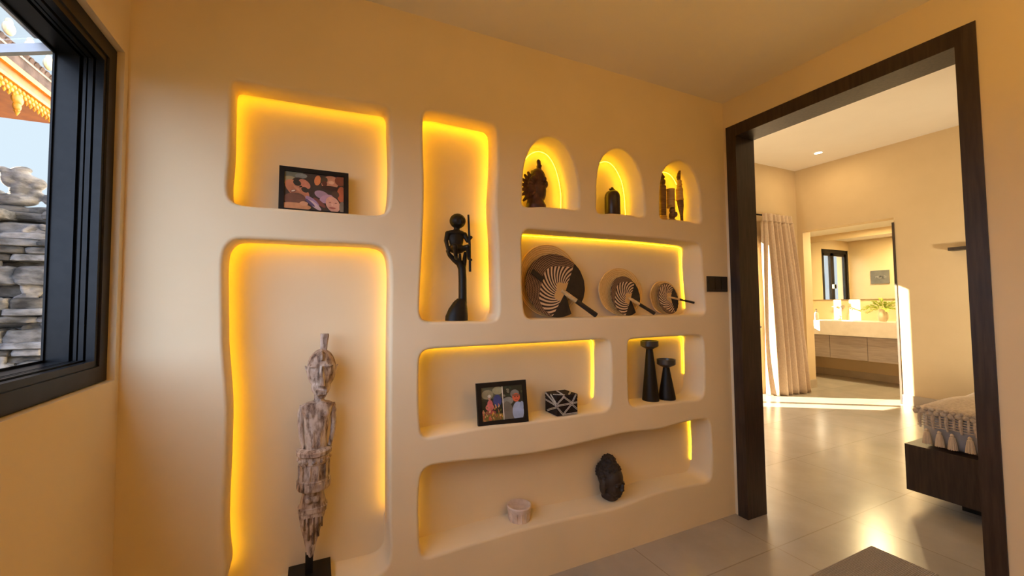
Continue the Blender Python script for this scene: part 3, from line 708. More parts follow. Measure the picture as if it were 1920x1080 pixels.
def clip(poly, x0, z0, x1, z1):
    for ax, v, sg in ((0, x0, 1), (0, x1, -1), (1, z0, 1), (1, z1, -1)):
        out = []
        for i in range(len(poly)):
            a, b = poly[i - 1], poly[i]; da, db = (a[ax] - v) * sg, (b[ax] - v) * sg
            if (da >= 0) != (db >= 0):
                t = da / (da - db); out.append((a[0] + (b[0] - a[0]) * t, a[1] + (b[1] - a[1]) * t))
            if db >= 0: out.append(b)
        poly = out
        if not poly: return []
    return poly

def photo(root_name, label, loc, yaw, lean, w, h, fw, bg, shapes):
    """standing frame: origin at the middle of its lower edge"""
    t = thing(root_name, label, 'photo frame', loc)
    mt = Matrix.Translation(loc) @ Matrix.Rotation(yaw, 4, 'Z') @ Matrix.Rotation(-lean, 4, 'X')
    bm = B()
    for lo, hi in (((-w / 2, 0, 0), (w / 2, 0.016, fw)), ((-w / 2, 0, h - fw), (w / 2, 0.016, h)), ((-w / 2, 0, fw), (-w / 2 + fw, 0.016, h - fw)), ((w / 2 - fw, 0, fw), (w / 2, 0.016, h - fw))): box(bm, lo, hi, 0, mt)
    obj('frame', bm, M['black_frame'], t, smooth=False)
    bm = B(); mats = [flat(bg)]; x0, x1, z0, z1 = -w / 2 + fw, w / 2 - fw, fw, h - fw
    box(bm, (x0, 0.006, z0), (x1, 0.014, z1), 0, mt)
    for k, (pl, col) in enumerate(shapes):
        m_ = flat(col)
        if m_ not in mats: mats.append(m_)
        P = clip([(x0 + (x1 - x0) * u, z1 - (z1 - z0) * v) for u, v in pl], x0 + .0005, z0 + .0005, x1 - .0005, z1 - .0005)
        if len(P) < 3: continue
        y = 0.0058 - 0.00008 * k
        vs = [bm.verts.new(mt @ Vector((x, y, z))) for x, z in P]
        bm.faces.new(vs).material_index = mats.index(m_)
    me = bpy.data.meshes.new('picture'); bm.to_mesh(me); bm.free()
    for m_ in mats: me.materials.append(m_)
    link('picture', me, t)
    bm = B(); mt2 = mt @ Matrix.Translation((0, 0.016, h * 0.62)) @ Matrix.Rotation(lean * 2.2, 4, 'X'); box(bm, (-0.02, 0, -h * 0.60), (0.02, 0.003, 0), 0, mt2)
    obj('easel_leg', bm, M['black_frame'], t, smooth=False)
    return t
R_ = lambda a, b, c, d: [(a, b), (c, b), (c, d), (a, d)]
skin, skin2, skin3 = (0.50, 0.20, 0.105), (0.58, 0.26, 0.15), (0.68, 0.36, 0.26)
fam = [(R_(0, 0, 0.30, 0.34), (0.16, 0.17, 0.12)), (ell(0.08, 0.24, 0.12, 0.12, 0.4), (0.36, 0.30, 0.16)), (ell(0.27, 0.09, 0.10, 0.07, -0.1), (0.22, 0.24, 0.22)),
    (ell(0.30, 0.38, 0.16, 0.26, -0.5), (0.045, 0.026, 0.02)), (ell(0.21, 0.48, 0.15, 0.30, -0.55), skin), (ell(0.33, 0.30, 0.08, 0.14, -0.5), (0.60, 0.22, 0.13)), (ell(0.17, 0.72, 0.18, 0.16, -0.3), (0.16, 0.07, 0.045)),
    (ell(0.205, 0.29, 0.062, 0.085, -0.4), (0.03, 0.025, 0.018)), (ell(0.335, 0.46, 0.055, 0.080, -0.4), (0.03, 0.025, 0.018)), (ell(0.265, 0.385, 0.03, 0.018, -0.7), (0.03, 0.02, 0.015)),
    (ell(0.20, 0.44, 0.025, 0.085, -0.6), (0.62, 0.28, 0.16)), (ell(0.145, 0.52, 0.055, 0.035, -0.6), (0.20, 0.06, 0.04)), (ell(0.145, 0.515, 0.040, 0.018, -0.6), (0.75, 0.62, 0.5)),
    (ell(0.76, 0.20, 0.15, 0.20, 0.2), skin2), (ell(0.545, 0.17, 0.055, 0.14, 0.1), (0.72, 0.24, 0.08)), (ell(0.655, 0.15, 0.06, 0.10, 0.2), (0.07, 0.045, 0.025)), (ell(0.665, 0.24, 0.045, 0.07, 0), (0.12, 0.03, 0.02)), (ell(0.78, 0.19, 0.05, 0.05, 0.2), (0.72, 0.42, 0.26)),
    (ell(0.94, 0.12, 0.10, 0.14, 0), (0.22, 0.06, 0.03)), (ell(0.80, 0.36, 0.20, 0.07, 0.1), (0.05, 0.02, 0.015)), (ell(0.96, 0.50, 0.08, 0.22, 0), (0.46, 0.12, 0.05)), (ell(0.85, 0.52, 0.07, 0.10, 0), (0.08, 0.045, 0.03)),
    (ell(0.62, 0.56, 0.14, 0.10, 0.7), (0.36, 0.24, 0.32)), (ell(0.70, 0.66, 0.10, 0.14, 0.7), (0.46, 0.28, 0.38)), (ell(0.58, 0.78, 0.16, 0.05, 0.9), (0.19, 0.06, 0.045)), (ell(0.46, 0.76, 0.17, 0.06, 0.9), (0.34, 0.22, 0.36)), (ell(0.50, 0.86, 0.17, 0.05, 0.9), (0.55, 0.40, 0.42)), (ell(0.42, 0.80, 0.13, 0.03, 0.9), (0.10, 0.07, 0.16)),
    (ell(0.18, 0.93, 0.26, 0.10, 0.05), (0.56, 0.26, 0.12)), (ell(0.32, 0.84, 0.07, 0.06, 0), (0.62, 0.32, 0.18)),
    (ell(0.81, 0.80, 0.12, 0.22, -0.2), skin3), (ell(0.80, 0.90, 0.06, 0.025, 0.1), (0.42, 0.12, 0.09)), (ell(0.76, 0.75, 0.022, 0.012, 0), (0.30, 0.12, 0.09)), (ell(0.86, 0.76, 0.022, 0.012, 0), (0.30, 0.12, 0.09)), (ell(0.80, 0.81, 0.018, 0.03, 0), (0.76, 0.44, 0.34)), (ell(0.97, 0.86, 0.05, 0.16, 0), (0.22, 0.17, 0.12))]
photo('photo_frame', 'wide black frame with a close family selfie in the upper niche', (-0.011, 1.795, 1.6945), 0.0, 0.12, 0.264, 0.197, 0.019, (0.05, 0.032, 0.026), fam)
dbl = [(R_(0, 0, 0.5, 0.35), (0.10, 0.10, 0.06)), (ell(0.15, 0.22, 0.14, 0.14, 0.2), (0.28, 0.26, 0.16)), (ell(0.40, 0.12, 0.13, 0.12, 0), (0.34, 0.33, 0.20)), (ell(0.38, 0.42, 0.10, 0.18, 0), (0.045, 0.06, 0.22)), (R_(0, 0.42, 0.12, 0.75), (0.015, 0.02, 0.012)),
    (ell(0.20, 0.52, 0.065, 0.14, 0), (0.55, 0.14, 0.14)), (ell(0.19, 0.60, 0.10, 0.10, 0.1), (0.62, 0.17, 0.15)), (ell(0.19, 0.34, 0.035, 0.05, 0), (0.45, 0.26, 0.18)), (ell(0.19, 0.27, 0.04, 0.045, 0), (0.62, 0.58, 0.50)), (ell(0.20, 0.76, 0.13, 0.07, 0), (0.35, 0.07, 0.08)),
    (R_(0.0, 0.80, 0.5, 1.0), (0.20, 0.14, 0.04))]
rr = random.Random(4)
for k in range(46):
    dbl.append((ell(rr.uniform(0.02, 0.48), rr.uniform(0.70 if k % 3 else 0.55, 0.99), rr.uniform(0.008, 0.018), rr.uniform(0.03, 0.07), rr.uniform(-0.6, 0.6), 8), rr.choice([(0.66, 0.36, 0.05), (0.55, 0.12, 0.06), (0.72, 0.52, 0.22), (0.16, 0.18, 0.04), (0.60, 0.20, 0.12), (0.35, 0.20, 0.04)])))
dbl += [(R_(0.51, 0, 1.0, 1.0), (0.022, 0.026, 0.018))]
for k in range(14):
    dbl.append((ell(rr.uniform(0.53, 0.98), rr.uniform(0.02, 0.30), 0.03, 0.04, rr.uniform(0, 3), 8), rr.choice([(0.06, 0.08, 0.04), (0.20, 0.20, 0.14), (0.03, 0.05, 0.03)])))
dbl += [(ell(0.62, 0.46, 0.14, 0.12, -0.3), (0.26, 0.28, 0.26)), (ell(0.62, 0.80, 0.13, 0.34, -0.1), (0.16, 0.15, 0.13)), (ell(0.86, 0.80, 0.14, 0.30, 0), (0.34, 0.44, 0.66)), (ell(0.96, 0.62, 0.05, 0.12, 0), (0.28, 0.38, 0.60)), (ell(0.80, 0.26, 0.11, 0.13, 0), (0.20, 0.21, 0.20)), (ell(0.83, 0.37, 0.095, 0.13, 0), (0.62, 0.13, 0.06)),
    (ell(0.83, 0.30, 0.10, 0.035, 0.05), (0.30, 0.10, 0.06)), (ell(0.80, 0.35, 0.018, 0.018, 0), (0.10, 0.03, 0.02)), (ell(0.87, 0.35, 0.018, 0.018, 0), (0.10, 0.03, 0.02)), (ell(0.83, 0.44, 0.04, 0.012, 0), (0.30, 0.06, 0.04)), (R_(0.490, 0.0, 0.512, 1.0), (0.72, 0.68, 0.58))]
photo('photo_frame', 'black frame with two outdoor portraits leaning beside the beaded box', (0.816, 1.733, 0.7505), -0.06, 0.16, 0.256, 0.198, 0.022, (0.03, 0.03, 0.02), dbl)

# ================================================================== black seated figurine in the tall narrow niche
fg = thing('carved_figurine', 'black carved figurine of a seated boy with a staff on a forked branch', 'figurine', (0.60, SY, 1.243))
FM = M['black']
bm = B()
loft(bm, [ring(z, x, SY, rx, ry, 20) for z, x, rx, ry in ((1.243, 0.603, 0.055, 0.042), (1.265, 0.604, 0.054, 0.042), (1.30, 0.611, 0.045, 0.036), (1.33, 0.620, 0.032, 0.027), (1.347, 0.628, 0.020, 0.018))])
obj('base', bm, FM, fg)
bm = B()
tube(bm, [(0.633, SY, 1.32), (0.634, SY, 1.36), (0.634, SY, 1.44), (0.632, SY, 1.49), (0.618, SY, 1.515), (0.593, SY, 1.530), (0.570, SY, 1.552), (0.556, SY, 1.575)], [0.022, 0.020, 0.020, 0.020, 0.017, 0.013, 0.011, 0.006], 12)
tube(bm, [(0.634, SY, 1.46), (0.643, SY, 1.52), (0.650, SY, 1.57)], [0.014, 0.012, 0.009], 10); tube(bm, [(0.625, SY, 1.49), (0.620, SY - 0.006, 1.53), (0.618, SY - 0.008, 1.56)], [0.009, 0.008, 0.007], 8)
blob('branch', bm, FM, fg, 0.003, 3)
bm = B(); x = 0.603
ball(bm, (x + 0.002, SY, 1.583), (0.036, 0.026, 0.024)); ball(bm, (x, SY, 1.625), (0.031, 0.021, 0.045)); ball(bm, (x, SY, 1.658), (0.040, 0.019, 0.016)); capsule(bm, (x, SY, 1.66), (x + 0.004, SY, 1.69), 0.013, 0.012)
ball(bm, (x + 0.006, SY - 0.002, 1.716), (0.034, 0.030, 0.036), rot=(0, 0.12, 0)); ball(bm, (x + 0.012, SY - 0.030, 1.712), (0.006, 0.006, 0.010)); ball(bm, (x + 0.01, SY - 0.026, 1.698), (0.012, 0.007, 0.005))
capsule(bm, (x - 0.036, SY, 1.655), (x - 0.044, SY - 0.004, 1.618), 0.011, 0.009); capsule(bm, (x - 0.044, SY - 0.004, 1.618), (x - 0.038, SY - 0.012, 1.575), 0.009, 0.007); ball(bm, (x - 0.036, SY - 0.014, 1.568), (0.008, 0.008, 0.011))
capsule(bm, (x + 0.036, SY, 1.655), (x + 0.047, SY - 0.006, 1.622), 0.011, 0.009); capsule(bm, (x + 0.047, SY - 0.006, 1.622), (x + 0.058, SY - 0.012, 1.638), 0.009, 0.007); ball(bm, (x + 0.059, SY - 0.011, 1.640), (0.008, 0.011, 0.009))
for s, kx in ((-1, x - 0.02), (1, x + 0.035)):
    capsule(bm, (x + s * 0.018, SY - 0.008, 1.58), (kx, SY - 0.045, 1.588), 0.016, 0.012); capsule(bm, (kx, SY - 0.045, 1.588), (kx + 0.010, SY - 0.030, 1.535), 0.011, 0.008); capsule(bm, (kx + 0.010, SY - 0.030, 1.535), (kx + 0.012, SY - 0.048, 1.527), 0.007, 0.006)
bmesh.ops.transform(bm, matrix=Matrix.Translation((x, SY, 1.62)) @ Matrix.Diagonal((1.17, 1.1, 1.0, 1)) @ Matrix.Translation((-x, -SY, -1.62)), verts=bm.verts)
blob('figure', bm, FM, fg, 0.0025, 3)
bm = B(); tube(bm, [(0.667, SY - 0.014, 1.475), (0.666, SY - 0.014, 1.60), (0.660, SY - 0.014, 1.748)], [0.0065, 0.0065, 0.005], 8); obj('staff', bm, FM, fg)

# ================================================================== arched niches
cb = thing('carved_bust', 'reddish brown carving with a leafy crest and raised finger in the first arch', 'carving', (1.03, SY, 1.809))
bm = B(); bx = 1.045
lathe(bm, [(0.052, 1.809), (0.054, 1.83), (0.046, 1.845), (0.036, 1.87)], bx - 0.005, SY)
ball(bm, (bx + 0.005, SY, 1.91), (0.050, 0.042, 0.075)); ball(bm, (bx + 0.008, SY, 1.975), (0.044, 0.040, 0.055)); ball(bm, (bx + 0.046, SY - 0.02, 1.945), (0.012, 0.012, 0.02)); ball(bm, (bx + 0.030, SY - 0.036, 1.965), (0.010, 0.010, 0.014)); ball(bm, (bx + 0.02, SY - 0.04, 1.94), (0.014, 0.008, 0.006))
for k in range(10):
    a = math.radians(98 + k * 18); r = 0.066 if k < 7 else 0.074
    capsule(bm, (bx - 0.012 + r * .5 * math.cos(a), SY, 1.922 + r * .6 * math.sin(a)), (bx - 0.012 + (r + .012) * math.cos(a), SY + 0.004, 1.922 + (r + .014) * 1.12 * math.sin(a)), 0.015, 0.007, n=10)
    ball(bm, (bx - 0.008 + r * .6 * math.cos(a + .15), SY - 0.024, 1.925 + r * .7 * math.sin(a + .15)), (0.020, 0.014, 0.010), rot=(0, -a, 0), seg=12, ringn=8)
blob('body', bm, M['red_wood'], cb, 0.003, 1)
bm = B(); loft(bm, [ring(z, xx, SY, r, r, 10) for z, xx, r in ((2.015, bx + 0.015, 0.014), (2.035, bx + 0.017, 0.013), (2.045, bx + 0.020, 0.016), (2.05, bx + 0.018, 0.011), (2.070, bx + 0.015, 0.011), (2.077, bx + 0.014, 0.006))]); obj('spire', bm, M['red_wood'], cb)

jr = thing('lidded_jar', 'small dark brown domed jar in the middle arch', 'jar', (1.546, SY, 1.8125))
bm = B(); lathe(bm, [(0.041, 1.8125), (0.044, 1.818), (0.044, 1.925), (0.041, 1.943), (0.033, 1.957), (0.018, 1.966), (0.010, 1.969)], 1.546, SY, 32); obj('body', bm, M['brown_jar'], jr)
bm = B(); lathe(bm, [(0.008, 1.966), (0.013, 1.971), (0.012, 1.976), (0.006, 1.979), (0.009, 1.983), (0.004, 1.987)], 1.546, SY, 20)
ball(bm, (1.560, SY, 1.973), (0.008, 0.005, 0.005)); ball(bm, (1.532, SY, 1.973), (0.008, 0.005, 0.005)); obj('knob', bm, M['brown_jar'], jr)

c1 = thing('carved_figure', 'slender dark carved figure at the side edge of the last arch', 'carving', (1.936, SY, 1.8185))
bm = B(); lathe(bm, [(0.026, 1.8185), (0.027, 1.83), (0.022, 1.84), (0.025, 1.848), (0.021, 1.853)], 1.936, SY, 20); obj('foot', bm, M['bamboo'], c1)
bm = B(); lathe(bm, [(0.020, 1.852), (0.021, 1.90), (0.022, 1.98), (0.023, 2.035), (0.015, 2.045), (0.020, 2.055), (0.021, 2.07), (0.013, 2.082)], 1.936, SY, 20); obj('body', bm, M['brown_wood'], c1)
bm = B(); ball(bm, (1.936, SY, 2.093), (0.016, 0.016, 0.017)); ball(bm, (1.933, SY, 2.112), (0.009, 0.009, 0.014)); ball(bm, (1.94, SY - 0.015, 2.09), (0.004, 0.005, 0.006)); obj('head', bm, M['brown_wood'], c1)
c2 = thing('bamboo_holder', 'short yellow bamboo tube with a carved foot in the last arch', 'bamboo holder', (1.995, 1.79, 1.8185))
bm = B(); lathe(bm, [(0.024, 1.905), (0.026, 1.908), (0.0245, 1.912), (0.024, 1.95), (0.0255, 1.955), (0.024, 1.96), (0.0235, 2.012), (0.025, 2.016), (0.025, 2.022), (0.020, 2.022), (0.019, 1.98)], 1.995, 1.79, 22); obj('tube', bm, M['bamboo'], c2)
bm = B(); lathe(bm, [(0.026, 1.8185), (0.027, 1.828), (0.018, 1.836)], 1.998, 1.79, 18); ball(bm, (1.998, 1.785, 1.856), (0.021, 0.020, 0.024)); ball(bm, (1.996, 1.782, 1.888), (0.019, 0.018, 0.019)); ball(bm, (1.985, 1.768, 1.862), (0.008, 0.010, 0.016)); ball(bm, (2.012, 1.768, 1.862), (0.008, 0.010, 0.016)); ball(bm, (1.996, 1.764, 1.889), (0.004, 0.005, 0.004))
blob('carved_foot', bm, M['brown_wood'], c2, 0.0025, 2)
c3 = thing('carved_spear', 'tall thin carving with a dark pointed tip in the last arch', 'carving', (2.085, 1.80, 1.8185))
bm = B(); loft(bm, [ring(z, x, 1.80, rx, ry, 14, 2.4) for z, x, rx, ry in ((1.8185, 2.098, 0.008, 0.008), (1.87, 2.096, 0.010, 0.008), (1.93, 2.090, 0.021, 0.014), (1.965, 2.086, 0.023, 0.015))]); obj('blade', bm, M['brown_wood'], c3)
bm = B(); lathe(bm, [(0.023, 1.962), (0.024, 1.968), (0.022, 1.972), (0.0205, 2.01), (0.022, 2.034), (0.018, 2.04), (0.014, 2.055), (0.018, 2.062), (0.014, 2.07), (0.016, 2.085), (0.011, 2.092)], 2.083, 1.80, 20); obj('shaft', bm, M['bamboo'], c3)
bm = B(); loft(bm, [ring(z, x, 1.80, rx, 0.008, 12) for z, x, rx in ((2.088, 2.080, 0.010), (2.11, 2.078, 0.016), (2.135, 2.083, 0.012), (2.156, 2.090, 0.002))]); obj('tip', bm, M['brown_wood'], c3)

# ================================================================== woven plates and fans
def woven_plate(label, cx, cz, rx, rz, yb, yt):
    bm = B(); n = 56; prof = [(0.0, 0.004), (0.35, 0.003), (0.7, 0.0), (0.9, -0.006), (0.985, -0.010), (1.0, -0.008), (1.0, -0.002), (0.9, 0.003), (0.6, 0.010), (0.0, 0.012)]
    def P(s, dy, a):
        z = cz + rz * s * math.sin(a); f = (z - (cz - rz)) / (2 * rz)
        return (cx + rx * s * math.cos(a) * (1 + 0.012 * math.sin(7 * a)), yb + (yt - yb) * f + dy, z)
    loft(bm, [[P(max(s, 0.004), dy, 2 * PI * k / n) for k in range(n)] for s, dy in prof])
    o = obj('woven_plate', bm, M['plate'], origin=(cx, (yb + yt) / 2, cz))
    return tag(o, label, 'woven plate', 'straw plates leaning in the fan niche')
woven_plate('large round tan straw plate behind the biggest fan', 1.142, 1.444, 0.192, 0.196, 1.838, 1.858)
woven_plate('medium round tan straw plate behind the middle fan', 1.632, 1.386, 0.162, 0.139, 1.838, 1.858)
woven_plate('small round tan straw plate behind the smallest fan', 1.975, 1.352, 0.116, 0.104, 1.838, 1.858)

def hand_fan(label, cx, cz, rx, rz, hub, secs, handle, hr, yb=1.785, yt=1.822):
    hx, hz = hub
    def yat(z): return yb + (yt - yb) * (z - (cz - rz)) / (2 * rz)
    t = thing('hand_fan', label, 'fan', (hx, yat(cz - rz), cz - rz), 'round woven hand fans')
    mat = mk_fan('woven_fan', (rx + rz) / 2, 34 if rx > .15 else 22)
    def edge(a):
        dx, dz = math.cos(a), math.sin(a); ox, oz = (hx - cx) / rx, (hz - cz) / rz; ux, uz = dx / rx, dz / rz
        A_ = ux * ux + uz * uz; B_ = 2 * (ox * ux + oz * uz); C_ = ox * ox + oz * oz - 1
        return (-B_ + math.sqrt(B_ * B_ - 4 * A_ * C_)) / (2 * A_)
    def sector(a0, a1, name, mt, dy):
        bm = B(); full = abs(a1 - a0) > 359; na = max(6, int(abs(a1 - a0) / 5)); fr = [0.03, 0.2, 0.4, 0.6, 0.8, 0.95, 1.0]
        def P(k, f, y):
            a = math.radians(a0 + (a1 - a0) * k / na); e = edge(a) * f; z = hz + e * math.sin(a)
            pleat = 0.0012 * math.sin(math.degrees(a) * 0.9)
            return (hx + e * math.cos(a), yat(z) + y + dy - 0.010 * (1 - f) + pleat * f, z)
        rows = []
        for k in range(na + (0 if full else 1)):
            rows.append([P(k, f, 0) for f in fr] + [P(k, f, 0.006) for f in reversed(fr)])
        if full: rows.append(rows[0])
        V = [[bm.verts.new(p) for p in r] for r in (rows[:-1] if full else rows)]
        if full: V.append(V[0])
        m_ = len(rows[0])
        for a, b in zip(V, V[1:]):
            for i in range(m_): bm.faces.new((a[i], a[(i + 1) % m_], b[(i + 1) % m_], b[i]))
        if not full: bm.faces.new(V[0]); bm.faces.new(V[-1])
        return obj(name, bm, mt, t, origin=(hx, yat(hz), hz))
    for a0, a1, kind in secs:
        if kind == 'w': sector(a0, a1, 'woven_disc', mat, 0)
        else: sector(a0, a1, 'black_panel', M['fan_black'], -0.002)
    p0 = Vector((hx, yat(hz) - 0.016, hz)); p1 = Vector(handle); q = p0.lerp(p1, 0.34)
    bm = B(); tube(bm, [p0.lerp(p1, -0.12), p0, q], [hr * 0.7, hr, hr * 1.05], 10); hd = obj('handle', bm, M['tan_straw'], t)
    bm = B(); tube(bm, [q, p0.lerp(p1, 0.7), p1], [hr * 1.1, hr * 1.1, hr * 1.2], 10); o = obj('grip', bm, M['fan_black'], hd); o['label'] = 'black wrapped grip'
    return t
f1 = hand_fan('largest dark woven fan with black panels at the end of the row', 1.160, 1.416, 0.183, 0.169, (1.205, 1.374), [(63, 236, 'w'), (-25, 63, 'b'), (-124, -72, 'b')], (1.372, 1.745, 1.255), 0.012)
hand_fan('medium dark woven fan with a notched black edge', 1.633, 1.361, 0.104, 0.114, (1.656, 1.340), [(60, 245, 'w'), (-26, 60, 'b'), (-115, -66, 'b')], (1.790, 1.745, 1.258), 0.009)
hand_fan('smallest dark woven fan with a thin straight handle', 1.966, 1.346, 0.080, 0.095, (1.978, 1.350), [(55, 285, 'w'), (-75, 55, 'b')], (2.128, 1.755, 1.318), 0.006)
bm = B(); q = Matrix.Translation((1.042, 1.796, 1.466)) @ Matrix.Rotation(math.radians(35), 4, 'Y'); box(bm, (-0.04, -0.004, -0.013), (0.04, 0.002, 0.013), 0, q); obj('patch', bm, M['fan_black'], f1, smooth=False)

# ================================================================== beaded box
bb = thing('beaded_box', 'small black box with crossing bands of white beads', 'box', (1.173, 1.793, 0.7515))
X0, X1, Y0, Y1, Z0, Z1 = 1.112, 1.236, 1.737, 1.850, 0.7515, 0.852
bm = B(); box(bm, (X0, Y0, Z0), (X1, Y1, Z1 - 0.024)); obj('body', bm, M['box_black'], bb, bev=0.003)
bm = B(); box(bm, (X0 - 0.001, Y0 - 0.001, Z1 - 0.022), (X1 + 0.001, Y1 + 0.001, Z1)); obj('lid', bm, M['box_black'], bb, bev=0.003)
def band(face, a, b):
    def P(u, v):
        if face == 'f': return Vector((X0 + (X1 - X0) * u, Y0 - 0.002, Z0 + (Z1 - Z0) * v))
        if face == 'l': return Vector((X0 - 0.002, Y1 + (Y0 - Y1) * u, Z0 + (Z1 - Z0) * v))
        return Vector((X0 + (X1 - X0) * u, Y0 + (Y1 - Y0) * v, Z1 + 0.001))
    A_, B_ = P(*a), P(*b); d = (B_ - A_).normalized(); nn = {'f': Vector((0, -1, 0)), 'l': Vector((-1, 0, 0)), 't': Vector((0, 0, 1))}[face]; s = d.cross(nn)
    bm = B()
    for k in (-1, 1): tube(bm, [A_ + s * 0.0028 * k, B_ + s * 0.0028 * k], 0.0017, 6)
    obj('bead_band', bm, M['bead'], bb)
for a, b in (((0, .60), (.36, .97)), ((.28, .97), (.72, .58)), ((.72, .58), (.93, .99)), ((0, .52), (.99, .58)), ((0, .45), (.28, .05)), ((.28, .05), (.68, .50)), ((.72, .50), (.99, .22)), ((.28, .04), (.99, .04))): band('f', a, b)
for a, b in (((0.05, .98), (.98, .55)), ((0.05, .62), (.98, .52)), ((.98, .45), (.2, .1)), ((.5, .98), (.98, .62))): band('l', a, b)
for a, b in (((.34, .02), (.55, .98)), ((.02, .35), (.40, .02)), ((.60, .02), (.98, .5))): band('t', a, b)

# ================================================================== candle holders
def candle_holder(label, cx, cy, z0, zt, rb, rc):
    t = thing('candle_holder', label, 'candle holder', (cx, cy, z0), 'black cone candle holders')
    bm = B(); zn = zt - 0.048
    lathe(bm, [(rb * 0.97, z0), (rb, z0 + 0.006), (rb * 0.97, z0 + 0.02), (0.021, zn - 0.02), (0.0185, zn)], cx, cy, 30); obj('stem', bm, M['black'], t)
    bm = B(); lathe(bm, [(0.018, zn - 0.001), (0.024, zn + 0.002), (rc * 0.85, zn + 0.012), (rc, zn + 0.018), (rc, zt), (rc * 0.88, zt), (rc * 0.84, zt - 0.012), (0.002, zt - 0.013)], cx, cy, 32); c = obj('cup', bm, M['gunmetal'], t); c['label'] = 'dark grey metal cup'
candle_holder('taller of the two black cone shaped candle holders', 1.806, 1.805, 0.7435, 1.095, 0.048, 0.051)
candle_holder('shorter of the two black cone shaped candle holders', 1.926, 1.795, 0.742, 0.980, 0.049, 0.053)

# ================================================================== stone bowl and stone head in the long low niche
sb = thing('stone_bowl', 'small pale stone bowl with a tapered foot in the low niche', 'bowl', (0.928, 1.808, 0.252))
bm = B(); lathe(bm, [(0.051, 0.2525), (0.053, 0.256), (0.052, 0.275), (0.054, 0.298), (0.060, 0.306), (0.061, 0.322), (0.058, 0.326), (0.050, 0.325), (0.040, 0.318), (0.002, 0.316)], 0.928, 1.808, 36)
for k in range(14):
    a = 2 * PI * k / 14; capsule(bm, (0.928 + 0.0515 * math.cos(a), 1.808 + 0.0515 * math.sin(a), 0.258), (0.928 + 0.054 * math.cos(a), 1.808 + 0.054 * math.sin(a), 0.302), 0.003, 0.003, n=6)
obj('bowl', bm, M['pale_stone'], sb)

hd = thing('stone_sculpture', 'dark carved stone head with a topknot of tight curls', 'sculpture', (1.49, 1.80, 0.244))
mt = Matrix.Translation((1.490, 1.800, 0.242)) @ Matrix.Rotation(math.radians(16), 4, 'Z') @ Matrix.Rotation(math.radians(3), 4, 'X')
def hb(c, r, rot=None, mi=0): # head space: faces -Y
    q = B(); ball(q, c, r, mi, rot, seg=28 if isinstance(r, tuple) else 12, ringn=18 if isinstance(r, tuple) else 8); tmp = [v for v in q.verts]
    bmesh.ops.transform(q, matrix=mt, verts=q.verts)
    me_ = bpy.data.meshes.new('t'); q.to_mesh(me_); q.free(); bm.from_mesh(me_); bpy.data.meshes.remove(me_)
bm = B()
hb((0, 0.005, 0.118), (0.062, 0.072, 0.075)); hb((0, -0.018, 0.085), (0.050, 0.052, 0.068)); hb((0, -0.046, 0.040), (0.022, 0.017, 0.016)); hb((0, 0.000, 0.03), (0.046, 0.046, 0.04)); hb((0, 0.005, 0.012), (0.045, 0.047, 0.014))
hb((0, -0.069, 0.088), (0.008, 0.013, 0.022), (0.3, 0, 0)); hb((0, -0.074, 0.076), (0.012, 0.009, 0.007)); hb((0, -0.062, 0.058), (0.018, 0.009, 0.005)); hb((0, -0.060, 0.050), (0.014, 0.009, 0.006))
for s in (-1, 1):
    hb((s * 0.021, -0.060, 0.109), (0.018, 0.009, 0.004), (0, s * 0.15, s * 0.45)); hb((s * 0.024, -0.060, 0.097), (0.015, 0.009, 0.008)); hb((s * 0.024, -0.042, 0.070), (0.022, 0.018, 0.028)); hb((s * 0.062, 0.010, 0.080), (0.009, 0.020, 0.040))
blobface = blob('face', bm, M['smooth_dark_stone'], hd, 0.0025, 2)
bm = B()
hb((0, 0.014, 0.135), (0.064, 0.070, 0.068)); hb((0, 0.018, 0.200), (0.036, 0.038, 0.034)); hb((0, 0.018, 0.225), (0.020, 0.020, 0.016))
ga = PI * (3 - math.sqrt(5))
for k in range(150):
    zz = 1 - 1.15 * (k + .5) / 150; rr_ = math.sqrt(max(0, 1 - zz * zz)); a = ga * k
    px, py = rr_ * math.cos(a), rr_ * math.sin(a)
    if py < -0.30 and zz < 0.48: continue
    hb((px * 0.065, 0.014 + py * 0.071, 0.135 + zz * 0.069), 0.0068)
for k in range(36):
    zz = 1 - 1.1 * (k + .5) / 36; rr_ = math.sqrt(max(0, 1 - zz * zz)); a = ga * k
    hb((rr_ * math.cos(a) * 0.037, 0.018 + rr_ * math.sin(a) * 0.039, 0.200 + zz * 0.035), 0.0065)
blob('hair', bm, M['dark_stone'], hd, 0.003, 1)

# ================================================================== switch and rug
sw = thing('light_switch', 'dark bronze switch plate beside the doorway', 'switch', (2.292, D, 1.432))
bm = B(); box(bm, (2.203, D - 0.009, 1.386), (2.382, D - 0.0005, 1.481)); obj('plate', bm, M['switch'], sw, smooth=False, bev=0.002)
for k in range(3):
    bm = B(); box(bm, (2.212 + k * 0.055, D - 0.012, 1.398), (2.262 + k * 0.055, D - 0.008, 1.469)); obj('rocker', bm, M['switch'], sw, smooth=False, bev=0.0015)
bm = B(); box(bm, (1.55, 0.72, 0.0), (2.722, 1.185, 0.012)); tag(obj('floor_mat', bm, M['rug'], smooth=False, bev=0.003), 'grey brown ribbed mat lying in the doorway', 'mat')

# ================================================================== bedroom
dl = thing('downlight', 'small recessed ceiling downlight glowing over the bedroom corner', 'downlight', (6.277, 3.121, H2))
bm = B(); lathe(bm, [(0.058, H2 - 0.0005), (0.058, H2 - 0.006), (0.046, H2 - 0.008), (0.044, H2 - 0.002)], 6.277, 3.121, 28, cap=False); obj('trim_ring', bm, M['white_metal'], dl)
bm = B(); lathe(bm, [(0.045, H2 - 0.003), (0.045, H2 - 0.0045)], 6.277, 3.121, 24); obj('bulb', bm, M['bulb'], dl)

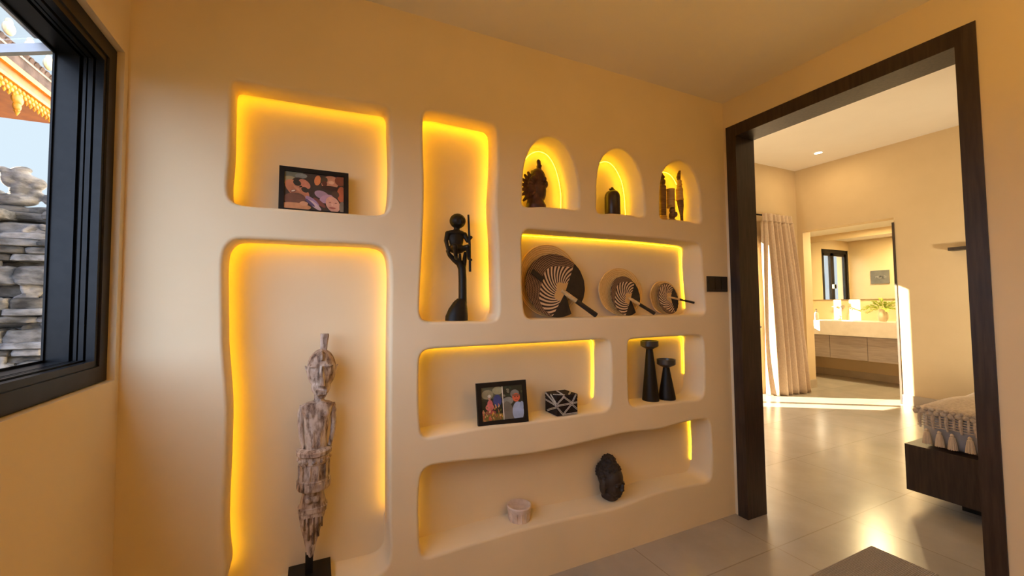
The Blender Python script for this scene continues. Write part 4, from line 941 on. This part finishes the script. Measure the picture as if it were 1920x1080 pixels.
# curtain: pleated linen, gathered at the heading, fuller at the hem
cu = thing('curtain', 'floor length beige linen curtain gathered beside the glazed door', 'curtain', (6.2, 3.60, 0.0))
def curtain_pt(u, v):      # u across 0..1, v from hem 0 to top 1
    x0, x1 = 5.835 - 0.01 * (1 - v), 6.50 + 0.10 * (1 - v) ** 1.2
    yb = 3.632 - 0.035 * (1 - v) - 0.09 * u * (1 - v)
    w = 6.6; ph = 2 * PI * w * (u + 0.012 * math.sin(5 * u + 3 * v))
    amp = 0.030 + 0.036 * (1 - v) ** 0.7
    if v > 0.955: amp *= 0.55
    return Vector((x0 + (x1 - x0) * u + 0.010 * math.sin(ph * .5 + 1), yb + amp * (math.sin(ph) + 0.3 * math.sin(2 * ph + 4 * v) + 0.25 * math.sin(ph * .37)), 0.008 + 2.592 * v))
bm = B(); nu, nv = 190, 44
G = [[bm.verts.new(curtain_pt(i / nu, j / nv * 0.955)) for i in range(nu + 1)] for j in range(nv + 1)]
for j in range(nv):
    for i in range(nu): bm.faces.new((G[j][i], G[j][i + 1], G[j + 1][i + 1], G[j + 1][i]))
me = finish(bm, M['curtain'], True, 3.0); me.name = 'fabric'; o = link('fabric', me, cu)
s = o.modifiers.new('thick', 'SOLIDIFY'); s.thickness = 0.003
bm = B(); nv = 8
G = [[bm.verts.new(curtain_pt(i / nu, 0.955 + 0.045 * j / nv) + Vector((0, -0.004, 0))) for i in range(nu + 1)] for j in range(nv + 1)]
for j in range(nv):
    for i in range(nu): bm.faces.new((G[j][i], G[j][i + 1], G[j + 1][i + 1], G[j + 1][i]))
me = finish(bm, M['curtain'], True, 3.0); me.name = 'heading'; o = link('heading', me, cu)
s = o.modifiers.new('thick', 'SOLIDIFY'); s.thickness = 0.005
cr = thing('curtain_rod', 'thin dark curtain rod over the glazed door', 'curtain rod', (5.6, 3.655, 2.575))
bm = B(); tube(bm, [(4.4, 3.665, 2.578), (6.52, 3.665, 2.578)], 0.011, 10); obj('rod', bm, M['aluminium'], cr)
for x in (4.45, 6.51):
    bm = B(); box(bm, (x - 0.01, 3.66, 2.565), (x + 0.01, 3.732, 2.591)); obj('bracket', bm, M['aluminium'], cr, smooth=False)

# floating shelf on the far wall
bm = B(); box(bm, (XF - 0.13, 1.45, 1.898), (XF + 0.002, 2.075, 1.934)); tag(obj('wall_shelf', bm, M['dark_wood'], smooth=False, bev=0.002), 'slim dark shelf fixed to the far bedroom wall', 'shelf')

# bed
bd = thing('bed', 'low dark wooden platform bed with a pale grey mattress', 'bed', (4.6, 0.35, 0))
bm = B(); box(bm, (3.52, -0.70, 0.095), (5.75, 1.333, 0.388)); obj('platform', bm, M['dark_wood'], bd, smooth=False, bev=0.004)
bm = B(); box(bm, (3.72, -0.55, 0.0), (5.60, 1.15, 0.095)); obj('plinth', bm, M['black'], bd, smooth=False)
bm = B(); box(bm, (3.578, -0.62, 0.388), (5.65, 1.272, 0.638))
bmesh.ops.bevel(bm, geom=list(bm.edges), offset=0.05, segments=4, affect='EDGES', profile=0.5)
obj('mattress', bm, M['sheet'], bd, angle=1.2)
bm = B(); box(bm, (5.75, -0.75, 0.0), (5.83, 1.38, 1.05)); obj('headboard', bm, M['dark_wood'], bd, smooth=False, bev=0.005)
th = thing('throw_blanket', 'oat coloured knitted throw with cream tassels over the foot of the bed', 'blanket', (4.0, 0.4, 0.64))
bm = B(); n1, n2 = 64, 40; rg = random.Random(3)
def throw_pt(i, j):
    s = i / n1; y = -0.60 + 1.885 * j / n2; xx = 4.75 - 1.20 * s
    z = 0.6415 + 0.006 * math.sin(9 * xx + 3 * y) * math.sin(5 * y + 2) + 0.006 * math.sin(14 * y + 6 * xx) + 0.007
    zx = max(0, (3.605 - xx) / 0.055); z -= 0.028 * zx * zx
    ye = max(0, (y - 1.235) / 0.05); z -= 0.030 * ye * ye
    return Vector((xx, y, z))
G = [[bm.verts.new(throw_pt(i, j)) for j in range(n2 + 1)] for i in range(n1 + 1)]
for i in range(n1):
    for j in range(n2): bm.faces.new((G[i][j], G[i][j + 1], G[i + 1][j + 1], G[i + 1][j]))
me = finish(bm, M['throw'], True, 3.0); me.name = 'cover'; o = link('cover', me, th); s = o.modifiers.new('thick', 'SOLIDIFY'); s.thickness = 0.010; s.offset = 1
bm = B(); xf_ = 3.550
for k in range(60):
    y = 1.278 - k * 0.031; ball(bm, (xf_ - 0.004, y, 0.612 + 0.004 * math.sin(k * 2.1)), (0.014, 0.017, 0.016), seg=8, ringn=6); ball(bm, (xf_ - 0.006, y - 0.012, 0.632), (0.012, 0.013, 0.012), seg=8, ringn=6)
obj('ruffle', bm, M['throw'], th)
bm = B()
for k in range(31):
    y = 1.262 - k * 0.060
    tube(bm, [(xf_, y, 0.61), (xf_ - 0.002, y + 0.003, 0.56), (xf_, y, 0.510)], [0.010, 0.009, 0.005], 7); tube(bm, [(xf_, y - 0.030, 0.61), (xf_, y - 0.030, 0.53)], 0.006, 6)
for r in range(6):
    z = 0.603 - r * 0.0155; tube(bm, [(xf_ - 0.001, 1.274 - q * 0.0307, z + 0.003 * math.sin(q * PI / 2)) for q in range(61)], 0.0030, 6)
obj('crochet_band', bm, M['throw'], th)
ty = [1.229, 1.173, 1.118, 1.045, 0.982, 0.922, 0.861, 0.80]
for k, y in enumerate(ty):
    bm = B(); z0 = 0.512 - 0.002 * (k % 3); xx = xf_ - 0.004
    lathe(bm, [(0.004, z0), (0.010, z0 - 0.010), (0.0075, z0 - 0.018), (0.011, z0 - 0.022), (0.015, z0 - 0.05), (0.019, z0 - 0.088), (0.016, z0 - 0.094), (0.003, z0 - 0.090)], xx - 0.012, y, 18)
    for q in range(12):
        a = 2 * PI * q / 12; tube(bm, [(xx - 0.012 + 0.010 * math.cos(a), y + 0.010 * math.sin(a), z0 - 0.024), (xx - 0.012 + 0.0155 * math.cos(a), y + 0.0155 * math.sin(a), z0 - 0.055), (xx - 0.012 + 0.020 * math.cos(a), y + 0.020 * math.sin(a), z0 - 0.096)], 0.003, 5)
    obj('tassel', bm, M['tassel'], th)

# ================================================================== bathroom
va = thing('vanity_cabinet', 'floating greige wood vanity cabinet under the white basin', 'vanity', (8.2, 3.4, 0.365))
VY0, VY1, VX = 2.35, 4.425, 7.968
bm = B(); box(bm, (VX + 0.02, VY0, 0.365), (XM - 0.001, VY1, 0.748)); obj('body', bm, M['greige_wood'], va, smooth=False)
for y0, y1 in ((3.916, VY1), (3.405, 3.910), (2.895, 3.399), (VY0, 2.889)):
    bm = B(); box(bm, (VX, y0, 0.367), (VX + 0.019, y1, 0.738)); obj('drawer', bm, M['greige_wood'], va, smooth=False, bev=0.0015)
ba = thing('basin', 'long thick white stone basin on the floating vanity', 'basin', (8.2, 3.4, 0.749))
bm = B(); x0, x1, y0, y1, z0, z1 = 7.95, XM - 0.001, VY0 - 0.01, VY1 + 0.01, 0.749, 0.990
box(bm, (x0, y0, z0), (x1, y1, 0.88)); box(bm, (x0, y0, 0.88), (x0 + 0.05, y1, z1)); box(bm, (x1 - 0.10, y0, 0.88), (x1, y1, z1)); box(bm, (x0 + 0.05, y0, 0.88), (x1 - 0.10, 3.02, z1)); box(bm, (x0 + 0.05, 4.06, 0.88), (x1 - 0.10, y1, z1))
obj('trough', bm, M['basin'], ba, smooth=False)
bm = B(); lathe(bm, [(0.02, 0.8805), (0.02, 0.884), (0.012, 0.885)], 8.18, 3.55, 16); obj('drain', bm, M['chrome'], ba)
bm = B(); box(bm, (XM - 0.018, 1.9, 1.352), (XM - 0.001, 4.40, 2.412)); tag(obj('mirror', bm, M['mirror'], smooth=False, bev=0.002), 'wide frameless wall mirror above the white basin', 'mirror')
fa = thing('faucet', 'wall mounted chrome tap reaching over the white basin', 'faucet', (XM, 3.86, 1.20))
bm = B(); tube(bm, [(XM, 3.83, 1.215), (8.40, 3.82, 1.215), (8.235, 3.70, 1.180), (8.225, 3.693, 1.160)], [0.013, 0.013, 0.012, 0.012], 10); obj('spout', bm, M['chrome'], fa)
for y in (3.93, 4.03):
    bm = B(); tube(bm, [(XM, y, 1.222), (XM - 0.05, y, 1.222)], 0.020, 12); tube(bm, [(XM - 0.045, y, 1.222), (XM - 0.045, y + 0.05, 1.226)], 0.006, 8); obj('handle', bm, M['chrome'], fa)
so = thing('soap_dispenser', 'small grey ceramic soap pump at the basin end', 'soap dispenser', (8.16, 4.19, 0.990))
bm = B(); lathe(bm, [(0.030, 0.9905), (0.033, 1.0), (0.033, 1.10), (0.026, 1.122), (0.012, 1.128)], 8.16, 4.19, 20); obj('bottle', bm, M['soap'], so)
bm = B(); lathe(bm, [(0.010, 1.127), (0.010, 1.15), (0.005, 1.152), (0.005, 1.175), (0.014, 1.177), (0.014, 1.186)], 8.16, 4.19, 14); tube(bm, [(8.16, 4.19, 1.181), (8.11, 4.18, 1.178)], 0.005, 7); obj('pump', bm, M['gunmetal'], so)
vs_ = tag(obj('vase', (lambda b: (lathe(b, [(0.030, 0.9905), (0.048, 1.0), (0.062, 1.05), (0.060, 1.11), (0.045, 1.155), (0.043, 1.175), (0.050, 1.19), (0.046, 1.19), (0.038, 1.17), (0.040, 1.15), (0.05, 1.06), (0.03, 1.005)], 8.20, 3.285, 26, cap=True), b)[1])(B()), M['cream_vase']), 'cream ceramic vase holding fern sprigs on the basin', 'vase')
fe = thing('fern_sprigs', 'bright green fern sprigs spreading from the cream vase', 'plant', (8.20, 3.285, 1.01))
rg = random.Random(11)
def frond(dy, dx, up, ln, droop):
    bm = B(); P = []
    for k in range(13):
        s = k / 12; P.append(Vector((8.20 + dx * ln * s, 3.285 + dy * ln * s, 1.02 + 0.17 * min(1, s * 5) + up * ln * s - droop * ln * max(0, s - .2) ** 2)))
        if s < .2: P[-1].x = 8.20 + dx * 0.03 * s * 5; P[-1].y = 3.285 + dy * 0.03 * s * 5
    tube(bm, P, [0.0028 * (1 - .7 * k / 12) for k in range(13)], 5)
    stem = obj('stem', bm, M['leaf'], fe)
    bm = B()
    for k in range(3, 13):
        d = (P[k] - P[k - 1]).normalized(); sd = d.cross(Vector((0.3, 0.1, 1))).normalized(); L = 0.075 * (1 - 0.55 * abs(k - 6) / 6)
        for s in (-1, 1):
            t_ = (sd * s + d * 0.55 + Vector((0, 0, rg.uniform(-.25, .25)))).normalized(); w = d * 0.011; a = P[k]; nrm = Vector((0, 0, 0.002))
            add(bm, [a, a + t_ * L * .4 + w, a + t_ * L, a + t_ * L * .4 - w, a + t_ * L * .45 + nrm * 2, a + t_ * L * .45 - nrm], [(0, 1, 4), (1, 2, 4), (2, 3, 4), (3, 0, 4), (0, 5, 1), (1, 5, 2), (2, 5, 3), (3, 5, 0)])
    obj('frond', bm, M['leaf'], stem)
for a in ((1, -.2, .25, .26, .55), (.95, .25, .05, .24, .5), (.75, -.5, .45, .24, .5), (.4, -.3, .75, .24, .3), (.15, .2, .85, .25, .3), (-.2, -.4, .7, .24, .35), (-.6, -.2, .55, .30, .3), (-.9, .1, .45, .34, .4), (-1, -.3, .15, .25, .5), (-.5, -.7, .2, .24, .5), (.6, -.7, .15, .24, .6), (-.7, .3, .75, .36, .3), (1, .1, .5, .24, .8), (-.8, -.4, .35, .26, .7)): frond(*a)
wp = thing('wall_picture', 'small dark grey picture reflected in the bathroom mirror', 'picture', (XFB, 3.965, 1.65))
bm = B(); box(bm, (XFB, 3.825, 1.650), (XFB + 0.02, 4.10, 1.905)); obj('panel', bm, noisy('grey_print', (0.10, 0.10, 0.09), (0.14, 0.135, 0.12), 8, 0.5, bmp=0), wp, smooth=False, bev=0.002)
bm = B(); loft(bm, [[(XFB + 0.0195, 3.965 + px * .001, 1.778 + pz) for px, pz in ()] or [(x, 3.955 + r * math.cos(a) * 1.9, 1.775 + r * math.sin(a) * (0.6 if math.cos(a) > -.5 else 1.1)) for a in [2 * PI * k / 24 for k in range(24)]] for x, r in ((XFB + 0.0195, 0.05), (XFB + 0.0206, 0.047))]); obj('shape', bm, noisy('dark_print', (0.03, 0.03, 0.028), (0.24, 0.23, 0.21), 30, 0.5, bmp=0), wp, smooth=False)

# ================================================================== outside
bm = B(); box(bm, (-40, -25, -0.5), (40, 45, -0.14)); struct('ground', bm, M['soil'], 'open garden ground outside the house', 'ground')
sh = thing('stone_shrine', 'weathered grey carved stone shrine standing outside the window', 'shrine', (-2.50, 5.0, -0.14))
rg = random.Random(5)
tiers = [(-.14, .50, .60), (.50, .57, .64), (.57, .82, .52), (.82, .88, .58), (.88, .94, .62), (.94, 1.10, .47), (1.10, 1.17, .53), (1.17, 1.24, .60), (1.24, 1.40, .46), (1.40, 1.46, .52), (1.46, 1.53, .57), (1.53, 1.60, .61), (1.60, 1.76, .47), (1.76, 1.83, .53), (1.83, 1.90, .60), (1.90, 2.02, .48), (2.02, 2.09, .55), (2.09, 2.15, .50)]
for k, (z0, z1, hw) in enumerate(tiers):
    bm = B(); nseg = 12
    def sq(z, h, seed):
        r2 = random.Random(seed); out = []
        for sx, sy, dx, dy in ((-1, -1, 1, 0), (1, -1, 0, 1), (1, 1, -1, 0), (-1, 1, 0, -1)):
            for q in range(nseg):
                f = 2 * h * q / nseg; notch = 0.03 if (q % 4 == 2 and k % 3 == 2) else 0
                x, y = sx * h + dx * f, sy * h + dy * f
                x -= (notch + r2.uniform(0, .018)) * (1 if abs(x) == h else 0) * math.copysign(1, x); y -= (notch + r2.uniform(0, .018)) * math.copysign(1, y) * (1 if abs(abs(y) - h) < 1e-6 else 0)
                out.append(Vector((-2.50 + x, 5.0 + y, z + r2.uniform(-.006, .006))))
        return out
    loft(bm, [sq(z0, hw - .02, k * 9), sq(z0 + .015, hw, k * 9 + 1), sq((z0 + z1) / 2, hw + .004, k * 9 + 2), sq(z1 - .015, hw, k * 9 + 3), sq(z1, hw - .02, k * 9 + 4)])
    obj('tier', bm, M['ochre_stone'] if k in (8,) else M['grey_stone'], sh, angle=0.7)
def lump(cx, cy, cz, sx, sy, sz, mat, name='carved_block'):
    """a worn carved slab: rounded, chipped and uneven"""
    bm = B(); ring_n = 20; rows = []
    for z, k in ((-1, .86), (-.8, 1.0), (-.1, 1.03), (.55, .98), (.85, .93), (1, .78)):
        r = []
        for q in range(ring_n):
            a = 2 * PI * q / ring_n; c, s_ = math.cos(a), math.sin(a)
            j = 1 + rg.uniform(-.05, .04)
            r.append(Vector((cx + sx * k * j * math.copysign(abs(c) ** .3, c), cy + sy * k * j * math.copysign(abs(s_) ** .3, s_), cz + sz * z + rg.uniform(-.1, .1) * sz)))
        rows.append(r)
    loft(bm, rows); return obj(name, bm, mat, sh, angle=0.8)
def scroll(cx, cy, cz, s, flip, rotz, mat):
    bm = B(); P = []; rad = []
    for k in range(20):
        a = k / 19 * 1.5 * PI + rg.uniform(-.08, .08); r = s * (1 - k / 30)
        p = Vector((flip * r * math.cos(a), 0, r * math.sin(a))); p.rotate(Euler((0, 0, rotz))); P.append(Vector((cx, cy, cz)) + p); rad.append(s * rg.uniform(.30, .42) * (1 - k / 40))
    tube(bm, P, rad, 8); ball(bm, (cx, cy + .02, cz), (s * .75, s * .45, s * .75), seg=9, ringn=7); ball(bm, (cx - flip * s * .5, cy, cz - s * .9), (s * .9, s * .5, s * .5), seg=9, ringn=7); ball(bm, (cx + flip * s * .9, cy - .01, cz + s * .8), (s * .5, s * .35, s * .35), rot=(0, .6, 0), seg=9, ringn=7)
    blob('scroll', bm, mat, sh, s * .13, 1)
GS, PS, DS, OS = M['grey_stone'], M['pale_grey_stone'], M['dark_grey_stone'], M['ochre_stone']
z = .30
while z < 2.10:
    hgt = rg.choice([.05, .07, .10, .13]); prot = rg.uniform(-.02, .07) + (.05 if hgt < .08 else 0)
    x = -3.02 + rg.uniform(0, .1)
    while x < -1.97:
        w = rg.uniform(.16, .42)
        if rg.random() < .9: lump(x + w / 2, 4.45 - prot + rg.uniform(-.03, .03), z, w * .5, rg.uniform(.07, .12), hgt * .55, rg.choice([GS, PS, PS, GS, DS, GS, OS if rg.random() < .4 else GS]))
        x += w
    for y in (4.62, 4.85, 5.1, 5.35):
        if rg.random() < .7: lump(-1.98 + prot + rg.uniform(-.03, .03), y, z, rg.uniform(.06, .1), .13, hgt * .55, rg.choice([GS, PS, DS]))
    z += hgt * 1.12
for x, y, z, s, fl, rz, mt_ in ((-2.06, 4.38, 1.90, .075, 1, .5, PS), (-2.26, 4.36, 1.66, .055, -1, 0, GS), (-2.04, 4.37, 1.46, .085, 1, .4, PS), (-2.03, 4.37, 1.12, .085, 1, .4, GS), (-2.22, 4.34, .92, .08, -1, 0, PS), (-2.60, 4.36, 1.8, .08, -1, 0, GS), (-2.75, 4.36, 1.2, .08, 1, 0, GS)):
    scroll(x, y, z, s, fl, rz, mt_)
# broken finial carving on the top corner
bm = B()
for c, r, ro in (((-2.24, 4.55, 2.20), (.13, .10, .05), None), ((-2.22, 4.55, 2.28), (.07, .06, .07), None), ((-2.29, 4.55, 2.36), (.05, .05, .07), (0, -.5, 0)), ((-2.20, 4.55, 2.38), (.11, .07, .045), (0, .25, 0)), ((-2.12, 4.55, 2.34), (.05, .05, .055), (0, .8, 0)), ((-2.31, 4.54, 2.43), (.05, .04, .03), (0, .5, 0)), ((-2.22, 4.54, 2.44), (.07, .05, .035), (0, -.2, 0)), ((-2.13, 4.56, 2.26), (.06, .05, .03), (0, .4, 0)), ((-2.36, 4.56, 2.19), (.08, .07, .05), None), ((-2.04, 4.57, 2.22), (.06, .06, .05), None)):
    ball(bm, c, r, rot=ro, seg=12, ringn=9)
blob('finial', bm, PS, sh, .012, 1)
for c in ((-2.50, 4.55, 2.22, .16, .1, .06), (-2.75, 4.55, 2.25, .14, .1, .07), (-2.62, 4.55, 2.36, .1, .08, .07)): lump(*c, GS)

rf = thing('pavilion_roof', 'ornate gold and orange eave of a temple roof outside the window', 'roof', (-3.6, 4.2, 3.0))
EX = -2.30; ya, yb = 2.2, 5.6
bm = B(); loft(bm, [[(EX, y, 3.455), (EX + 0.01, y, 3.50), (EX - 2.2, y, 4.9), (EX - 2.2, y, 4.8)] for y in (ya, yb)])
for k in range(46):
    y = ya + .04 + k * .074; tube(bm, [(EX + .012, y, 3.475), (EX - 2.2, y, 4.885)], .022, 7)
obj('tiles', bm, M['roof_tile'], rf)
for k in range(13):
    y = ya + .15 + k * .262; bm = B(); ball(bm, (EX + .02, y, 3.565), (.035, .05, .055), seg=10, ringn=8); ball(bm, (EX + .02, y, 3.615), (.022, .03, .035), seg=10, ringn=8); obj('antefix', bm, M['antefix'], rf)
bm = B(); box(bm, (EX - 1.6, ya, 3.345), (EX - .02, yb, 3.455)); obj('soffit_beam', bm, M['roof_tile'], rf, smooth=False, bev=.006)
bm = B(); box(bm, (EX - 1.6, ya, 3.300), (EX, yb, 3.345)); obj('gold_trim', bm, M['gold'], rf, smooth=False, bev=.006)
bm = B(); box(bm, (EX - 1.6, ya, 3.225), (EX - .03, yb, 3.300)); obj('fascia', bm, M['orange'], rf, smooth=False, bev=.006)
bm = B(); box(bm, (EX - .10, ya, 3.195), (EX - .01, yb, 3.225)); n = int((yb - ya) / .055)
for k in range(n):
    y = ya + .03 + k * .055; ball(bm, (EX - .04, y, 3.175), (.018, .026, .024), seg=8, ringn=6); ball(bm, (EX - .04, y + .027, 3.140), (.016, .022, .022), seg=8, ringn=6); lathe(bm, [(.003, 3.085), (.014, 3.105), (.004, 3.13)], EX - .04, y, 6)
ball(bm, (EX - .04, 4.70, 3.09), (.03, .06, .05)); ball(bm, (EX - .04, 4.70, 3.03), (.025, .035, .04)); lathe(bm, [(.003, 2.95), (.022, 2.99), (.01, 3.03)], EX - .04, 4.70, 8)
obj('gold_fringe', bm, M['gold'], rf)
bm = B(); box(bm, (EX - 1.55, ya + .1, -.14), (EX - 1.40, ya + .25, 3.3)); box(bm, (EX - 1.55, yb - .35, -.14), (EX - 1.40, yb - .2, 3.3)); obj('post', bm, M['orange'], rf, smooth=False, bev=.01)
bm = B(); box(bm, (EX - 2.1, 1.5, -.14), (EX - 1.9, yb, 3.7)); obj('wall', bm, M['grey_stone'], rf, smooth=False)  # unseen wall added to keep direct sun out of the left window
